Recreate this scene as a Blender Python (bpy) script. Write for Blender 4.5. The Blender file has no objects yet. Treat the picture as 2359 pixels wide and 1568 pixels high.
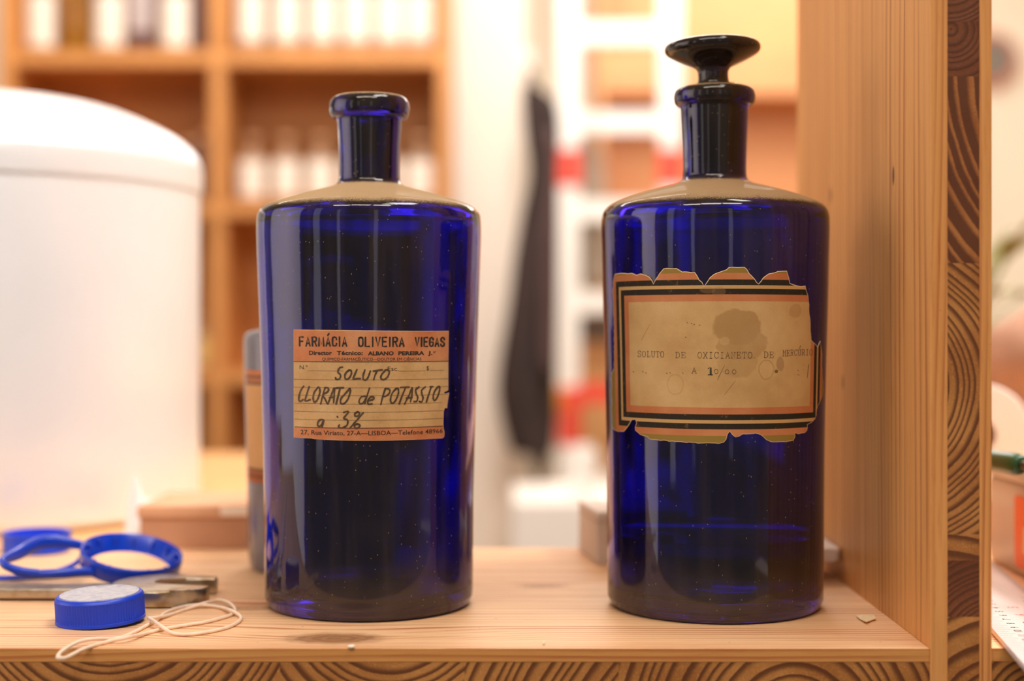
import bpy, bmesh, math, random
from mathutils import Vector, Matrix, noise
random.seed(7)
C = bpy.context.scene.collection
PI = math.pi
F, CX, HY, ZE = 3400.0, 1179.5, 765.0, 0.1419      # focal length in px, principal x, horizon row, eye height

# ------------------------------------------------------------------ camera, world, lights
cd = bpy.data.cameras.new('camera'); cam = bpy.data.objects.new('camera', cd); C.objects.link(cam)
cam.location = (0, 0, ZE); cam.rotation_euler = (PI/2, 0, 0)
cd.sensor_width = 36.0; cd.lens = F*36.0/2359.0
cd.shift_y = (HY-784.0)/2359.0
cd.clip_start = 0.01; cd.clip_end = 50
cd.dof.use_dof = True; cd.dof.focus_distance = 0.703; cd.dof.aperture_fstop = 3.4
S = bpy.context.scene
S.camera = cam
vs = S.view_settings
vs.view_transform = 'Standard'; vs.look = 'None'; vs.gamma = 1.0; vs.exposure = 0.05
try: vs.use_curve_mapping = False
except Exception: pass
S.cycles.max_bounces = 14; S.cycles.transmission_bounces = 12; S.cycles.glossy_bounces = 6
S.cycles.sample_clamp_indirect = 6.0; S.cycles.caustics_refractive = False; S.cycles.caustics_reflective = False
S.cycles.use_denoising = True
w = bpy.data.worlds.new('world'); S.world = w; w.use_nodes = True
bgn = w.node_tree.nodes['Background']; bgn.inputs[0].default_value = (1.0, 0.88, 0.76, 1); bgn.inputs[1].default_value = 0.22

def area(name, loc, target, sx, sy, power, col, spread=180):
    l = bpy.data.lights.new(name, 'AREA'); l.shape = 'RECTANGLE'; l.size = sx; l.size_y = sy
    l.energy = power; l.color = col; l.spread = math.radians(spread)
    o = bpy.data.objects.new(name, l); C.objects.link(o); o.location = loc
    d = Vector(target)-Vector(loc); o.rotation_euler = d.to_track_quat('-Z', 'Y').to_euler()
    return o
WARM = (1.0, 0.87, 0.75)
# row of ceiling tubes in front of the shelf
for k in range(3):
    area('ceiling_tube_light', (-0.80+0.62*k, -0.55, 1.72), (-0.55+0.5*k, 0.5, 0.0), 0.57, 0.42, 11.5, WARM)
area('back_room_fill_light', (0.6, 4.3, 1.70), (0.5, 4.5, -1), 2.4, 1.6, 64, (1.0, 0.96, 0.91))  # unseen lamp added to keep the back wall bright white
area('cabinet_ceiling_light', (-0.7, 2.55, 1.70), (-0.65, 3.1, 0.2), 1.6, 0.25, 20, (1.0, 0.87, 0.74))
area('ceiling_panel_light', (0.55, 0.55, 1.72), (0.1, 0.9, 0.0), 0.6, 0.6, 19, (1.0, 0.95, 0.89))
area('wall_fill_light', (0.05, 2.30, 1.70), (-0.02, 3.4, 0.2), 0.6, 0.4, 29, (1.0, 0.95, 0.90))  # added fill that brightens the middle wall beside the cabinet
area('left_window_light', (-2.5, 0.75, 0.35), (-0.3, 0.95, 0.12), 2.0, 2.4, 8.5, (1.0, 0.84, 0.80), 84)
area('drum_fill_spot', (0.35, 0.15, 1.70), (-0.40, 1.15, 0.16), 0.35, 0.35, 0.92, (1.0, 0.97, 0.94), 26)  # narrow unseen spot added solely to whiten the drum
area('right_fill_light', (1.25, 1.15, 1.70), (0.45, 1.1, 0.0), 0.6, 0.5, 9.5, (1.0, 0.93, 0.86), 70)  # unseen fill added to lift the storage box and paper roll
area('rear_window_light', (-1.9, -0.9, 0.55), (0, 0.8, 0.1), 0.30, 1.6, 1.6, (1.0, 0.95, 0.9))
area('rear_window_light', (-1.35, -1.9, 0.55), (0, 0.8, 0.1), 0.16, 1.6, 0.8, (1.0, 0.95, 0.9))
area('rear_window_light', (0.55, -2.4, 0.55), (0, 0.8, 0.1), 0.22, 1.6, 0.9, (1.0, 0.95, 0.9))

# ------------------------------------------------------------------ helpers
def P(x, y, Y):
    return Vector(((x-CX)/F*Y, Y, ZE-(y-HY)/F*Y))
def PZ(x, y, z=0.0):
    return P(x, y, (ZE-z)*F/(y-HY))
def srgb(r, g, b):
    f = lambda c: (c/255/12.92) if c/255 <= 0.04045 else ((c/255+0.055)/1.055)**2.4
    return (f(r), f(g), f(b), 1.0)

KEEP = set()
def tag(o, label=None, cat=None, group=None, kind=None):
    if label: o['label'] = label
    if cat: o['category'] = cat
    if group: o['group'] = group
    if kind: o['kind'] = kind
    return o
def obj(name, bm, mat, parent=None, smooth=False, loc=None, angle=None):
    me = bpy.data.meshes.new(name)
    if id(bm) in KEEP: KEEP.discard(id(bm))
    else: bmesh.ops.recalc_face_normals(bm, faces=bm.faces[:])
    bm.to_mesh(me); bm.free()
    mats = mat if isinstance(mat, (list, tuple)) else [mat]
    for m in mats: me.materials.append(m)
    if smooth:
        for p in me.polygons: p.use_smooth = True
        if angle:
            try: me.set_sharp_from_angle(angle=math.radians(angle))
            except Exception: pass
    o = bpy.data.objects.new(name, me); C.objects.link(o)
    if parent: o.parent = parent
    if loc is not None: o.location = loc
    return o
def thing(name, label, cat, loc=(0, 0, 0), group=None, rz=0):
    o = bpy.data.objects.new(name, None); C.objects.link(o); o.location = loc; o.rotation_euler = (0, 0, rz)
    o.empty_display_size = 0.02
    return tag(o, label, cat, group)
def struct(name, bm, mat): return tag(obj(name, bm, mat), kind='structure')

def box(bm, x0, x1, y0, y1, z0, z1, bev=0.0, M=None):
    n0 = len(bm.verts)
    g = bmesh.ops.create_cube(bm, size=1.0)
    vsn = g['verts']
    for v in vsn:
        v.co = Vector((x0+(v.co.x+.5)*(x1-x0), y0+(v.co.y+.5)*(y1-y0), z0+(v.co.z+.5)*(z1-z0)))
    if bev > 0:
        es = list({e for v in vsn for e in v.link_edges})
        r = bmesh.ops.bevel(bm, geom=es, offset=bev, segments=2, affect='EDGES', profile=0.5)
        vsn = list({v for f in r['faces'] for v in f.verts} | {v for v in vsn if v.is_valid})
    if M is not None:
        bmesh.ops.transform(bm, matrix=M, verts=[v for v in vsn if v.is_valid])
    return bm
def BOX(*a, **k): return box(bmesh.new(), *a, **k)
def lathe(prof, seg=96, bm=None, cx=0, cy=0, cz=0, close=False):
    """revolve (r,z) points; r==0 makes a pole; close joins last ring to first"""
    bm = bm or bmesh.new(); rings = []
    for r, z in prof:
        if r < 1e-7: rings.append([bm.verts.new((cx, cy, cz+z))])
        else: rings.append([bm.verts.new((cx+r*math.cos(2*PI*i/seg), cy+r*math.sin(2*PI*i/seg), cz+z)) for i in range(seg)])
    pairs = list(zip(rings, rings[1:])) + ([(rings[-1], rings[0])] if close else [])
    for a, b in pairs:
        if len(a) == 1 and len(b) == 1: continue
        for i in range(seg):
            j = (i+1) % seg
            if len(a) == 1: bm.faces.new((a[0], b[i], b[j]))
            elif len(b) == 1: bm.faces.new((a[i], b[0], a[j]))
            else: bm.faces.new((a[i], b[i], b[j], a[j]))
    return bm
def smooth_prof(pts, n=5):
    """Catmull-Rom through profile points"""
    out = []
    for i in range(len(pts)-1):
        p0 = pts[max(i-1, 0)]; p1 = pts[i]; p2 = pts[i+1]; p3 = pts[min(i+2, len(pts)-1)]
        for k in range(n):
            t = k/n
            out.append(tuple(0.5*((2*p1[a])+(-p0[a]+p2[a])*t+(2*p0[a]-5*p1[a]+4*p2[a]-p3[a])*t*t+(-p0[a]+3*p1[a]-3*p2[a]+p3[a])*t**3) for a in range(len(p1))))
    out.append(tuple(pts[-1])); return out
def tube(pts, rad, seg=10, closed=False, n=6, flat=1.0, bm=None):
    """round (or flattened in z) tube along smoothed pts; rad number or list"""
    bm = bm or bmesh.new()
    pts = [tuple(p) for p in pts]
    rl = rad if isinstance(rad, (list, tuple)) else [rad]*len(pts)
    pr = [p+(r,) for p, r in zip(pts, rl)]
    if closed: ext = [pr[-1]]+pr+pr[:2]; sp = smooth_prof(ext, n)[n:-n-1] if n > 1 else pr
    else: sp = smooth_prof(pr, n)
    rings = []; N = len(sp)
    for i in range(N):
        p = Vector(sp[i][:3])
        if closed: t = Vector(sp[(i+1) % N][:3])-Vector(sp[i-1][:3])
        else: t = Vector(sp[min(i+1, N-1)][:3])-Vector(sp[max(i-1, 0)][:3])
        t.normalize()
        up = Vector((0, 0, 1)) if abs(t.z) < .95 else Vector((1, 0, 0))
        s = t.cross(up).normalized(); u = s.cross(t).normalized(); r = sp[i][3]
        rings.append([bm.verts.new(p+s*r*math.cos(2*PI*k/seg)+u*r*flat*math.sin(2*PI*k/seg)) for k in range(seg)])
    for i in range(N if closed else N-1):
        a, b = rings[i], rings[(i+1) % N]
        for k in range(seg): bm.faces.new((a[k], a[(k+1) % seg], b[(k+1) % seg], b[k]))
    if not closed:
        bm.faces.new(rings[0][::-1]); bm.faces.new(rings[-1])
    return bm
def prism(bm, pts, z0, z1, bev=0):
    """extrude an xy outline from z0 to z1"""
    lo = [bm.verts.new((x, y, z0)) for x, y in pts]; hi = [bm.verts.new((x, y, z1)) for x, y in pts]
    n = len(pts); fs = [bm.faces.new(lo[::-1]), bm.faces.new(hi)]
    for i in range(n): bm.faces.new((lo[i], lo[(i+1) % n], hi[(i+1) % n], hi[i]))
    if bev:
        es = [e for f in fs for e in f.edges]
        bmesh.ops.bevel(bm, geom=list(set(es)), offset=bev, segments=3, affect='EDGES', profile=0.5)
    return bm

# ------------------------------------------------------------------ materials
class NT:
    def __init__(s, name):
        s.m = bpy.data.materials.new(name); s.m.use_nodes = True; s.t = s.m.node_tree; s.t.nodes.clear()
        s.out = s.n('ShaderNodeOutputMaterial')
    def n(s, t, **k):
        x = s.t.nodes.new(t)
        for a, b in k.items(): setattr(x, a, b)
        return x
    def l(s, a, b): s.t.links.new(a, b)
    def val(s, sock, v):
        if hasattr(v, 'is_output') or hasattr(v, 'links'): s.l(v, sock)
        else: sock.default_value = v
    def math(s, op, a, b=0.0, c=0.0, clamp=False):
        x = s.n('ShaderNodeMath', operation=op, use_clamp=clamp)
        s.val(x.inputs[0], a); s.val(x.inputs[1], b)
        if op in ('MULTIPLY_ADD', 'SMOOTH_MIN', 'COMPARE'): s.val(x.inputs[2], c)
        return x.outputs[0]
    def step(s, v, a, b):
        x = s.n('ShaderNodeMapRange', interpolation_type='SMOOTHSTEP'); s.val(x.inputs[0], v)
        x.inputs[1].default_value = a; x.inputs[2].default_value = b; return x.outputs[0]
    def mix(s, f, a, b, mode='MIX'):
        x = s.n('ShaderNodeMix', data_type='RGBA', blend_type=mode)
        s.val(x.inputs[0], f); s.val(x.inputs[6], a); s.val(x.inputs[7], b); return x.outputs[2]
    def mixs(s, f, a, b):
        x = s.n('ShaderNodeMixShader'); s.val(x.inputs[0], f); s.l(a, x.inputs[1]); s.l(b, x.inputs[2]); return x.outputs[0]
    def coord(s, kind='Object'): return s.n('ShaderNodeTexCoord').outputs[kind]
    def mapping(s, v, scale=(1, 1, 1), loc=(0, 0, 0), rot=(0, 0, 0)):
        x = s.n('ShaderNodeMapping'); s.l(v, x.inputs[0]); x.inputs[1].default_value = loc
        x.inputs[2].default_value = rot; x.inputs[3].default_value = scale; return x.outputs[0]
    def noise(s, v, scale, detail=3.0, rough=0.55, dist=0.0):
        x = s.n('ShaderNodeTexNoise'); s.l(v, x.inputs['Vector']); x.inputs['Scale'].default_value = scale
        x.inputs['Detail'].default_value = detail; x.inputs['Roughness'].default_value = rough
        x.inputs['Distortion'].default_value = dist; return x.outputs[0]
    def ramp(s, v, stops, interp='LINEAR'):
        x = s.n('ShaderNodeValToRGB'); s.l(v, x.inputs[0]); r = x.color_ramp; r.interpolation = interp
        while len(r.elements) < len(stops): r.elements.new(0.5)
        for e, (p, c) in zip(r.elements, stops): e.position = p; e.color = c
        return x.outputs[0]
    def sep(s, v):
        x = s.n('ShaderNodeSeparateXYZ'); s.l(v, x.inputs[0]); return x.outputs
    def comb(s, x, y, z):
        c = s.n('ShaderNodeCombineXYZ')
        for i, v in enumerate((x, y, z)): s.val(c.inputs[i], v)
        return c.outputs[0]
    def bsdf(s, col, rough=0.5, metal=0.0, spec=0.5, bump=None, bstr=0.2, bdist=0.001, **k):
        b = s.n('ShaderNodeBsdfPrincipled'); s.val(b.inputs['Base Color'], col); s.val(b.inputs['Roughness'], rough)
        s.val(b.inputs['Metallic'], metal); b.inputs['Specular IOR Level'].default_value = spec
        for a, v in k.items(): s.val(b.inputs[a.replace('_', ' ')], v)
        if bump is not None:
            x = s.n('ShaderNodeBump'); x.inputs['Strength'].default_value = bstr; x.inputs['Distance'].default_value = bdist
            s.l(bump, x.inputs['Height']); s.l(x.outputs[0], b.inputs['Normal'])
        return b.outputs[0]
    def done(s, sh): s.l(sh, s.out.inputs[0]); return s.m

def plain(name, col, rough=0.5, metal=0.0, var=0.12, scale=30.0, spec=0.5, bump=0.0, **k):
    t = NT(name); co = t.coord()
    nz = t.noise(co, scale, 4)
    c2 = tuple(v*(1-var) for v in col[:3])+(1,)
    c3 = tuple(min(1, v*(1+var)) for v in col[:3])+(1,)
    c = t.ramp(nz, [(0.3, c2), (0.7, c3)])
    return t.done(t.bsdf(c, rough, metal, spec, bump=nz if bump else None, bstr=bump, **k))

def pine(name, axis, light, dark, spacing=0.006, knots=(), rough=0.5, contrast=1.0, thin=True):
    """plain-sawn pine; grain runs along `axis` (0 x, 1 y, 2 z); object coordinates in metres"""
    t = NT(name); co = t.coord()
    sc = [1, 1, 1]; sc[axis] = 0.045
    st = t.mapping(co, tuple(sc))
    warp = t.noise(t.mapping(co, tuple(2.2 if i != axis else 0.45 for i in range(3))), 3.0, 1)
    fine = t.noise(st, 900.0, 3, 0.7)
    med = t.noise(st, 160.0, 3, 0.6)
    s = t.sep(co)
    others = [i for i in range(3) if i != axis]
    a = t.math('ADD', s[others[0]], t.math('MULTIPLY', s[others[1]], 0.8))
    a = t.math('MULTIPLY_ADD', warp, 0.05, a)
    for kx in knots:            # grain swerves round each knot
        d = t.n('ShaderNodeVectorMath', operation='DISTANCE'); t.l(t.mapping(co, tuple(0.35 if i == axis else 1.0 for i in range(3))), d.inputs[0])
        d.inputs[1].default_value = tuple(0.35*v if i == axis else v for i, v in enumerate(kx[:3]))
        a = t.math('MULTIPLY_ADD', t.step(d.outputs['Value'], kx[3]*3.2, 0.0), kx[3]*1.6, a)
    ring = t.math('FRACT', t.math('DIVIDE', a, spacing))
    late = t.math('MULTIPLY', t.step(ring, 0.35, 0.93), t.step(ring, 1.0, 0.955))
    late = t.math('MULTIPLY', late, t.step(t.noise(st, 70.0, 2), 0.36, 0.66))
    amt = t.math('MULTIPLY', t.math('ADD', t.math('MULTIPLY', late, 0.75), t.math('MULTIPLY', t.step(fine, 0.5, 0.75), 0.28)), contrast, clamp=True)
    c = t.mix(t.step(med, 0.3, 0.7), light, tuple(v*f for v, f in zip(light[:3], (0.93, 0.86, 0.78)))+(1,))
    c = t.mix(amt, c, dark)
    for kx in knots:
        d = t.n('ShaderNodeVectorMath', operation='DISTANCE'); t.l(t.mapping(co, tuple(kx[4] if i == axis else 1.0 for i in range(3))), d.inputs[0])
        d.inputs[1].default_value = tuple(kx[4]*v if i == axis else v for i, v in enumerate(kx[:3]))
        dv = t.math('MULTIPLY_ADD', t.noise(co, 120.0, 2), kx[3]*0.5, d.outputs['Value'])
        rr = t.math('SINE', t.math('MULTIPLY', dv, 3.5*PI/kx[3]*2))
        kc = t.mix(t.step(rr, -1, 1), kx[5], tuple(v*0.72 for v in kx[5][:3])+(1,))
        c = t.mix(t.step(dv, kx[3]*1.5, kx[3]*0.75), c, kc)
    # tiny dirt specks
    vo = t.n('ShaderNodeTexVoronoi'); t.l(co, vo.inputs['Vector']); vo.inputs['Scale'].default_value = 130
    spk = t.math('MULTIPLY', t.step(vo.outputs['Distance'], 0.09, 0.05), t.math('GREATER_THAN', t.sep(vo.outputs['Color'])[0], 0.82))
    c = t.mix(t.math('MULTIPLY', spk, 0.55), c, srgb(120, 80, 50))
    return t.done(t.bsdf(c, rough, 0, 0.35, bump=t.math('ADD', fine, t.math('MULTIPLY', late, 0.5)), bstr=0.18, bdist=0.0006))

def endgrain(name, early, late, spacing, lo=0.36, hi=0.80):
    """growth rings round the origin of the UV map (metres)"""
    t = NT(name); uv = t.coord('UV'); co = t.coord()
    s = t.sep(uv)
    nz = t.noise(co, 24.0, 2)
    d = t.math('SQRT', t.math('ADD', t.math('POWER', s[0], 2), t.math('POWER', s[1], 2)))
    d = t.math('MULTIPLY_ADD', nz, spacing*0.9, d)
    d = t.math('MULTIPLY_ADD', t.noise(co, 420.0, 2), spacing*0.10, d)
    wob = t.math('MULTIPLY_ADD', t.math('SINE', t.math('MULTIPLY', d, 1.3/spacing)), 0.30, t.math('DIVIDE', d, spacing))
    r = t.math('FRACT', wob)
    band = t.math('MULTIPLY', t.step(r, lo, hi), t.step(r, 1.0, 0.93))
    fleck = t.noise(co, 1500.0, 3, 0.8)
    big = t.noise(co, 35.0, 2)
    c = t.mix(t.step(big, 0.3, 0.7), early, tuple(v*f for v, f in zip(early[:3], (0.68, 0.58, 0.5)))+(1,))
    c = t.mix(t.math('MULTIPLY', t.step(fleck, 0.52, 0.68), 0.5), c, tuple(min(1, v*1.7) for v in early[:3])+(1,))
    c = t.mix(t.math('MULTIPLY', band, 0.9), c, late)
    h = t.math('SUBTRACT', t.math('MULTIPLY', fleck, 0.6), t.math('MULTIPLY', band, -0.4))
    return t.done(t.bsdf(c, 0.6, 0, 0.3, bump=h, bstr=0.5, bdist=0.0008))

def blue_glass(name, tint, dust_z0, spec_amt=1.0):
    t = NT(name); co = t.coord(); g = t.n('ShaderNodeBsdfPrincipled'); g.inputs['Transmission Weight'].default_value = 1.0; tint = tuple(v*v for v in tint[:3])+(1,)
    st = t.mapping(co, (1, 1, 0.06))
    streak = t.noise(st, 95.0, 3, 0.6)
    blot = t.noise(t.mapping(co, (1, 1, 0.45)), 26.0, 3, 0.6)
    col = t.mix(t.step(blot, 0.35, 0.68), tint, tuple(v*0.55 for v in tint[:3])+(1,))
    col = t.mix(t.step(t.sep(co)[2], 0.209, 0.224), col, tuple(v*0.30 for v in tint[:3])+(1,))     # thicker glass in the neck and lip
    t.l(col, g.inputs['Base Color']); g.inputs['IOR'].default_value = 1.5
    t.l(t.math('MULTIPLY', t.step(streak, 0.5, 0.8), 0.10), g.inputs['Roughness'])
    bp = t.n('ShaderNodeBump'); bp.inputs['Strength'].default_value = 0.12; bp.inputs['Distance'].default_value = 0.004
    t.l(t.math('ADD', t.noise(t.mapping(co, (1, 1, 0.12)), 32.0, 1), t.math('MULTIPLY', blot, 0.5)), bp.inputs['Height']); t.l(bp.outputs[0], g.inputs['Normal'])
    s = t.sep(co)
    geo = t.n('ShaderNodeNewGeometry'); nz = t.sep(geo.outputs['Normal'])[2]
    grain = t.noise(co, 1400.0, 3, 0.75)
    soft = t.noise(co, 60.0, 3)
    # settled dust on the upward-facing shoulder
    k = t.math('ADD', nz, t.math('ADD', t.math('MULTIPLY_ADD', grain, 0.5, -0.25), t.math('MULTIPLY_ADD', soft, 0.24, -0.12)))
    dust = t.math('MULTIPLY', t.step(k, 0.60, 0.95), t.math('GREATER_THAN', s[2], dust_z0))
    dust = t.math('MULTIPLY', dust, 0.96)
    # specks and a grey film that follows the vertical streaks
    vo = t.n('ShaderNodeTexVoronoi'); t.l(co, vo.inputs['Vector']); vo.inputs['Scale'].default_value = 320
    cs = t.sep(vo.outputs['Color'])
    spk = t.math('MULTIPLY', t.step(vo.outputs['Distance'], 0.11, 0.05), t.math('GREATER_THAN', cs[0], 0.52))
    vo2 = t.n('ShaderNodeTexVoronoi'); t.l(t.mapping(co, (1, 1, 0.5)), vo2.inputs['Vector']); vo2.inputs['Scale'].default_value = 420
    cs2 = t.sep(vo2.outputs['Color'])
    spk2 = t.math('MULTIPLY', t.step(vo2.outputs['Distance'], 0.12, 0.06), t.math('GREATER_THAN', cs2[1], 0.66))
    film = t.math('ADD', t.math('MULTIPLY', t.step(streak, 0.42, 0.78), 0.05), t.math('MULTIPLY', t.math('ADD', t.step(t.noise(co, 18.0, 3), 0.45, 0.75), 0.45), 0.022))
    low = t.math('MULTIPLY', t.step(t.math('MULTIPLY_ADD', soft, 0.02, s[2]), 0.045, 0.008), 0.10)  # brownish film near the base, also painting in the shelf's reflection
    film = t.math('ADD', film, low)
    f = t.math('MAXIMUM', dust, t.math('MAXIMUM', t.math('MULTIPLY', t.math('MAXIMUM', spk, spk2), 0.5), film))
    dif = t.n('ShaderNodeBsdfDiffuse'); dif.inputs[0].default_value = srgb(172, 146, 112)
    return t.done(t.mixs(f, g.outputs[0], dif.outputs[0]))

LATE = srgb(182, 108, 58)
M = {}
M['top'] = pine('pine_shelf_top', 0, srgb(247, 206, 162), srgb(188, 104, 58), 0.0056, contrast=1.05,
                knots=[tuple(PZ(770, 1470))+(0.0130, 0.55, srgb(176, 128, 88)), tuple(PZ(1250, 1350))+(0.006, 0.4, srgb(205, 150, 100)), tuple(PZ(580, 1400))+(0.008, 0.4, srgb(212, 160, 112))])
M['side'] = pine('pine_upright_face', 2, srgb(228, 170, 102), srgb(164, 96, 48), 0.0062, contrast=1.0,
                 knots=[tuple(P(2058, 405, 0.1877*F/(2058-CX)))+(0.0022, 0.45, srgb(120, 76, 42)), tuple(P(1914, 450, 0.1877*F/(1914-CX)))+(0.0022, 0.45, srgb(130, 84, 48)),
                        tuple(P(1942, 880, 0.1877*F/(1942-CX)))+(0.0022, 0.45, srgb(130, 84, 48))])
M['ply_v'] = pine('pine_edge_vertical', 2, srgb(222, 160, 94), LATE, 0.0030, contrast=1.3)
M['ply_h'] = pine('pine_edge_horizontal', 0, srgb(216, 158, 92), LATE, 0.0030, contrast=1.3)
M['end'] = endgrain('pine_end_grain', srgb(190, 132, 72), srgb(92, 48, 24), 0.0058)
M['end2'] = endgrain('dark_pine_end_grain', srgb(176, 114, 62), srgb(88, 46, 26), 0.0058, 0.10, 0.42)
M['end3'] = endgrain('brown_core_wood', srgb(124, 72, 40), srgb(88, 48, 28), 0.0030, 0.30, 0.8)
M['glassL'] = blue_glass('cobalt_glass', (0.15, 0.095, 0.74, 1), 0.15)
M['glassR'] = blue_glass('cobalt_glass_dark', (0.155, 0.095, 0.74, 1), 0.15)
M['stop'] = blue_glass('dark_stopper_glass', (0.05, 0.035, 0.09, 1), 0.60)
M['ink'] = plain('black_ink', srgb(42, 38, 32), 0.7, var=0.25, scale=800)
M['pen'] = plain('faded_pen_ink', srgb(84, 62, 40), 0.7, var=0.35, scale=300)
M['type'] = plain('typewriter_ink', srgb(112, 88, 62), 0.8, var=0.3, scale=900)
M['torn'] = plain('torn_paper_edge', srgb(228, 196, 152), 0.8, var=0.1, scale=500)

# ------------------------------------------------------------------ room
M['wall'] = plain('cream_plaster', srgb(246, 238, 226), 0.8, var=0.02, scale=8)
M['wallw'] = plain('yellow_cream_plaster', srgb(248, 236, 214), 0.8, var=0.02, scale=8)
M['floor'] = plain('grey_floor', srgb(150, 140, 128), 0.5, var=0.1, scale=5)
struct('floor', BOX(-2.6, 3.0, -3.0, 5.7, -1.0, -0.95), M['floor'])
struct('ceiling', BOX(-2.6, 3.0, -3.0, 5.7, 1.76, 1.82), M['wall'])
struct('wall_back', BOX(-2.6, 3.0, 5.6, 5.7, -0.95, 1.76), M['wallw'])
struct('wall_right', BOX(3.0, 3.1, -3.0, 5.7, -0.95, 1.76), M['wallw'])
struct('wall_middle', BOX(-2.6, 0.030, 3.47, 3.57, -0.95, 1.76), M['wall'])

# ------------------------------------------------------------------ shelf unit in front
XB, YF, YB = 0.1877, 0.6627, 0.972
X1, X2, X3 = XB+0.0078, XB+0.0220, XB+0.0276
def core(bm, axis, lo, hi, a0, a1, y0, y1, blocks):
    """core layer: axis 0 = runs along x (a = z range), axis 2 = runs along z (a = x range).
       blocks: (start, end, ring centre along, ring centre across)"""
    uvl = bm.loops.layers.uv.new('UVMap')
    for s, e, c, q, k, *mi in blocks:
        n0 = set(bm.faces)
        if axis == 0: box(bm, s, e, y0, y1, a0, a1)
        else: box(bm, a0, a1, y0, y1, s, e)
        for f in set(bm.faces)-n0:
            f.material_index = mi[0] if mi else 0
            for l in f.loops:
                co = l.vert.co
                al, ac = (co.x, co.z) if axis == 0 else (co.z, co.x)
                l[uvl].uv = ((al-c)*k, (ac-q)*k)
    return bm
shelf = thing('shelf_unit', 'light pine three layer board shelf with upright panel, bottles standing on it', 'shelf', (0, 0, 0))
K = YF/F
def sx(x): return (x-CX)*K
def sz(y): return ZE-(y-HY)*K
T1, T2, T3 = -0.0062, -0.0215, -0.0277
sb = obj('shelf_board', BOX(-0.75, XB, YF, YB, T1, 0.0, bev=0.0004), [M['top'], M['ply_h']], shelf)
for p in sb.data.polygons:
    if p.normal.y < -0.6: p.material_index = 1
obj('core_layer', core(bmesh.new(), 0, 0, 0, T2, T1, YF+0.0002, YB, [
    (-0.75, sx(-160), sx(-300), sz(1700), 1.3), (sx(-160), sx(645), sx(250), sz(1330), 1.35), (sx(645), sx(1070), sx(900), sz(1360), 1.2),
    (sx(1070), sx(1425), sx(1850), sz(1900), 1.3), (sx(1425), XB, sx(1830), sz(1680), 1.2)]), M['end'], sb)
obj('bottom_layer', BOX(-0.75, XB, YF, YB, T3, T2), M['ply_h'], sb)
up = obj('upright_panel', BOX(XB, X1, YF-0.0008, YB, -0.95, 0.62, bev=0.0005), [M['side'], M['ply_v']], shelf)
for p in up.data.polygons:
    if p.normal.y < -0.6: p.material_index = 1
obj('core_layer', core(bmesh.new(), 2, 0, 0, X1, X2, YF-0.0004, YB, [
    (sz(50), 0.62, sz(-60), sx(2190), 1.3, 2), (sz(176), sz(50), sz(66), sx(2190), 1.0, 2), (sz(606), sz(176), sz(166), sx(2733), 1.0, 1),
    (sz(1230), sz(606), sz(890), sx(2010), 1.9), (sz(1290), sz(1230), sz(1900), sx(2100), 1.0), (sz(1420), sz(1290), sz(1500), sx(2300), 1.2, 2), (-0.95, sz(1420), sz(1700), sx(2330), 0.8)]), [M['end'], M['end2'], M['end3']], up)
obj('outer_layer', BOX(X2, X3, YF-0.0008, YB, -0.95, 0.62, bev=0.0005), M['ply_v'], up)
sr = obj('shelf_board', BOX(X3, 0.75, YF+0.001, YB, T1, 0.0, bev=0.0004), [M['top'], M['ply_h']], shelf)
for p in sr.data.polygons:
    if p.normal.y < -0.6: p.material_index = 1
obj('core_layer', core(bmesh.new(), 0, 0, 0, T2, T1, YF+0.0012, YB, [(X3, 0.45, sx(2400), sz(1640), 1.2), (0.45, 0.75, 0.6, -0.1, 1.0)]), M['end'], sr)

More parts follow.
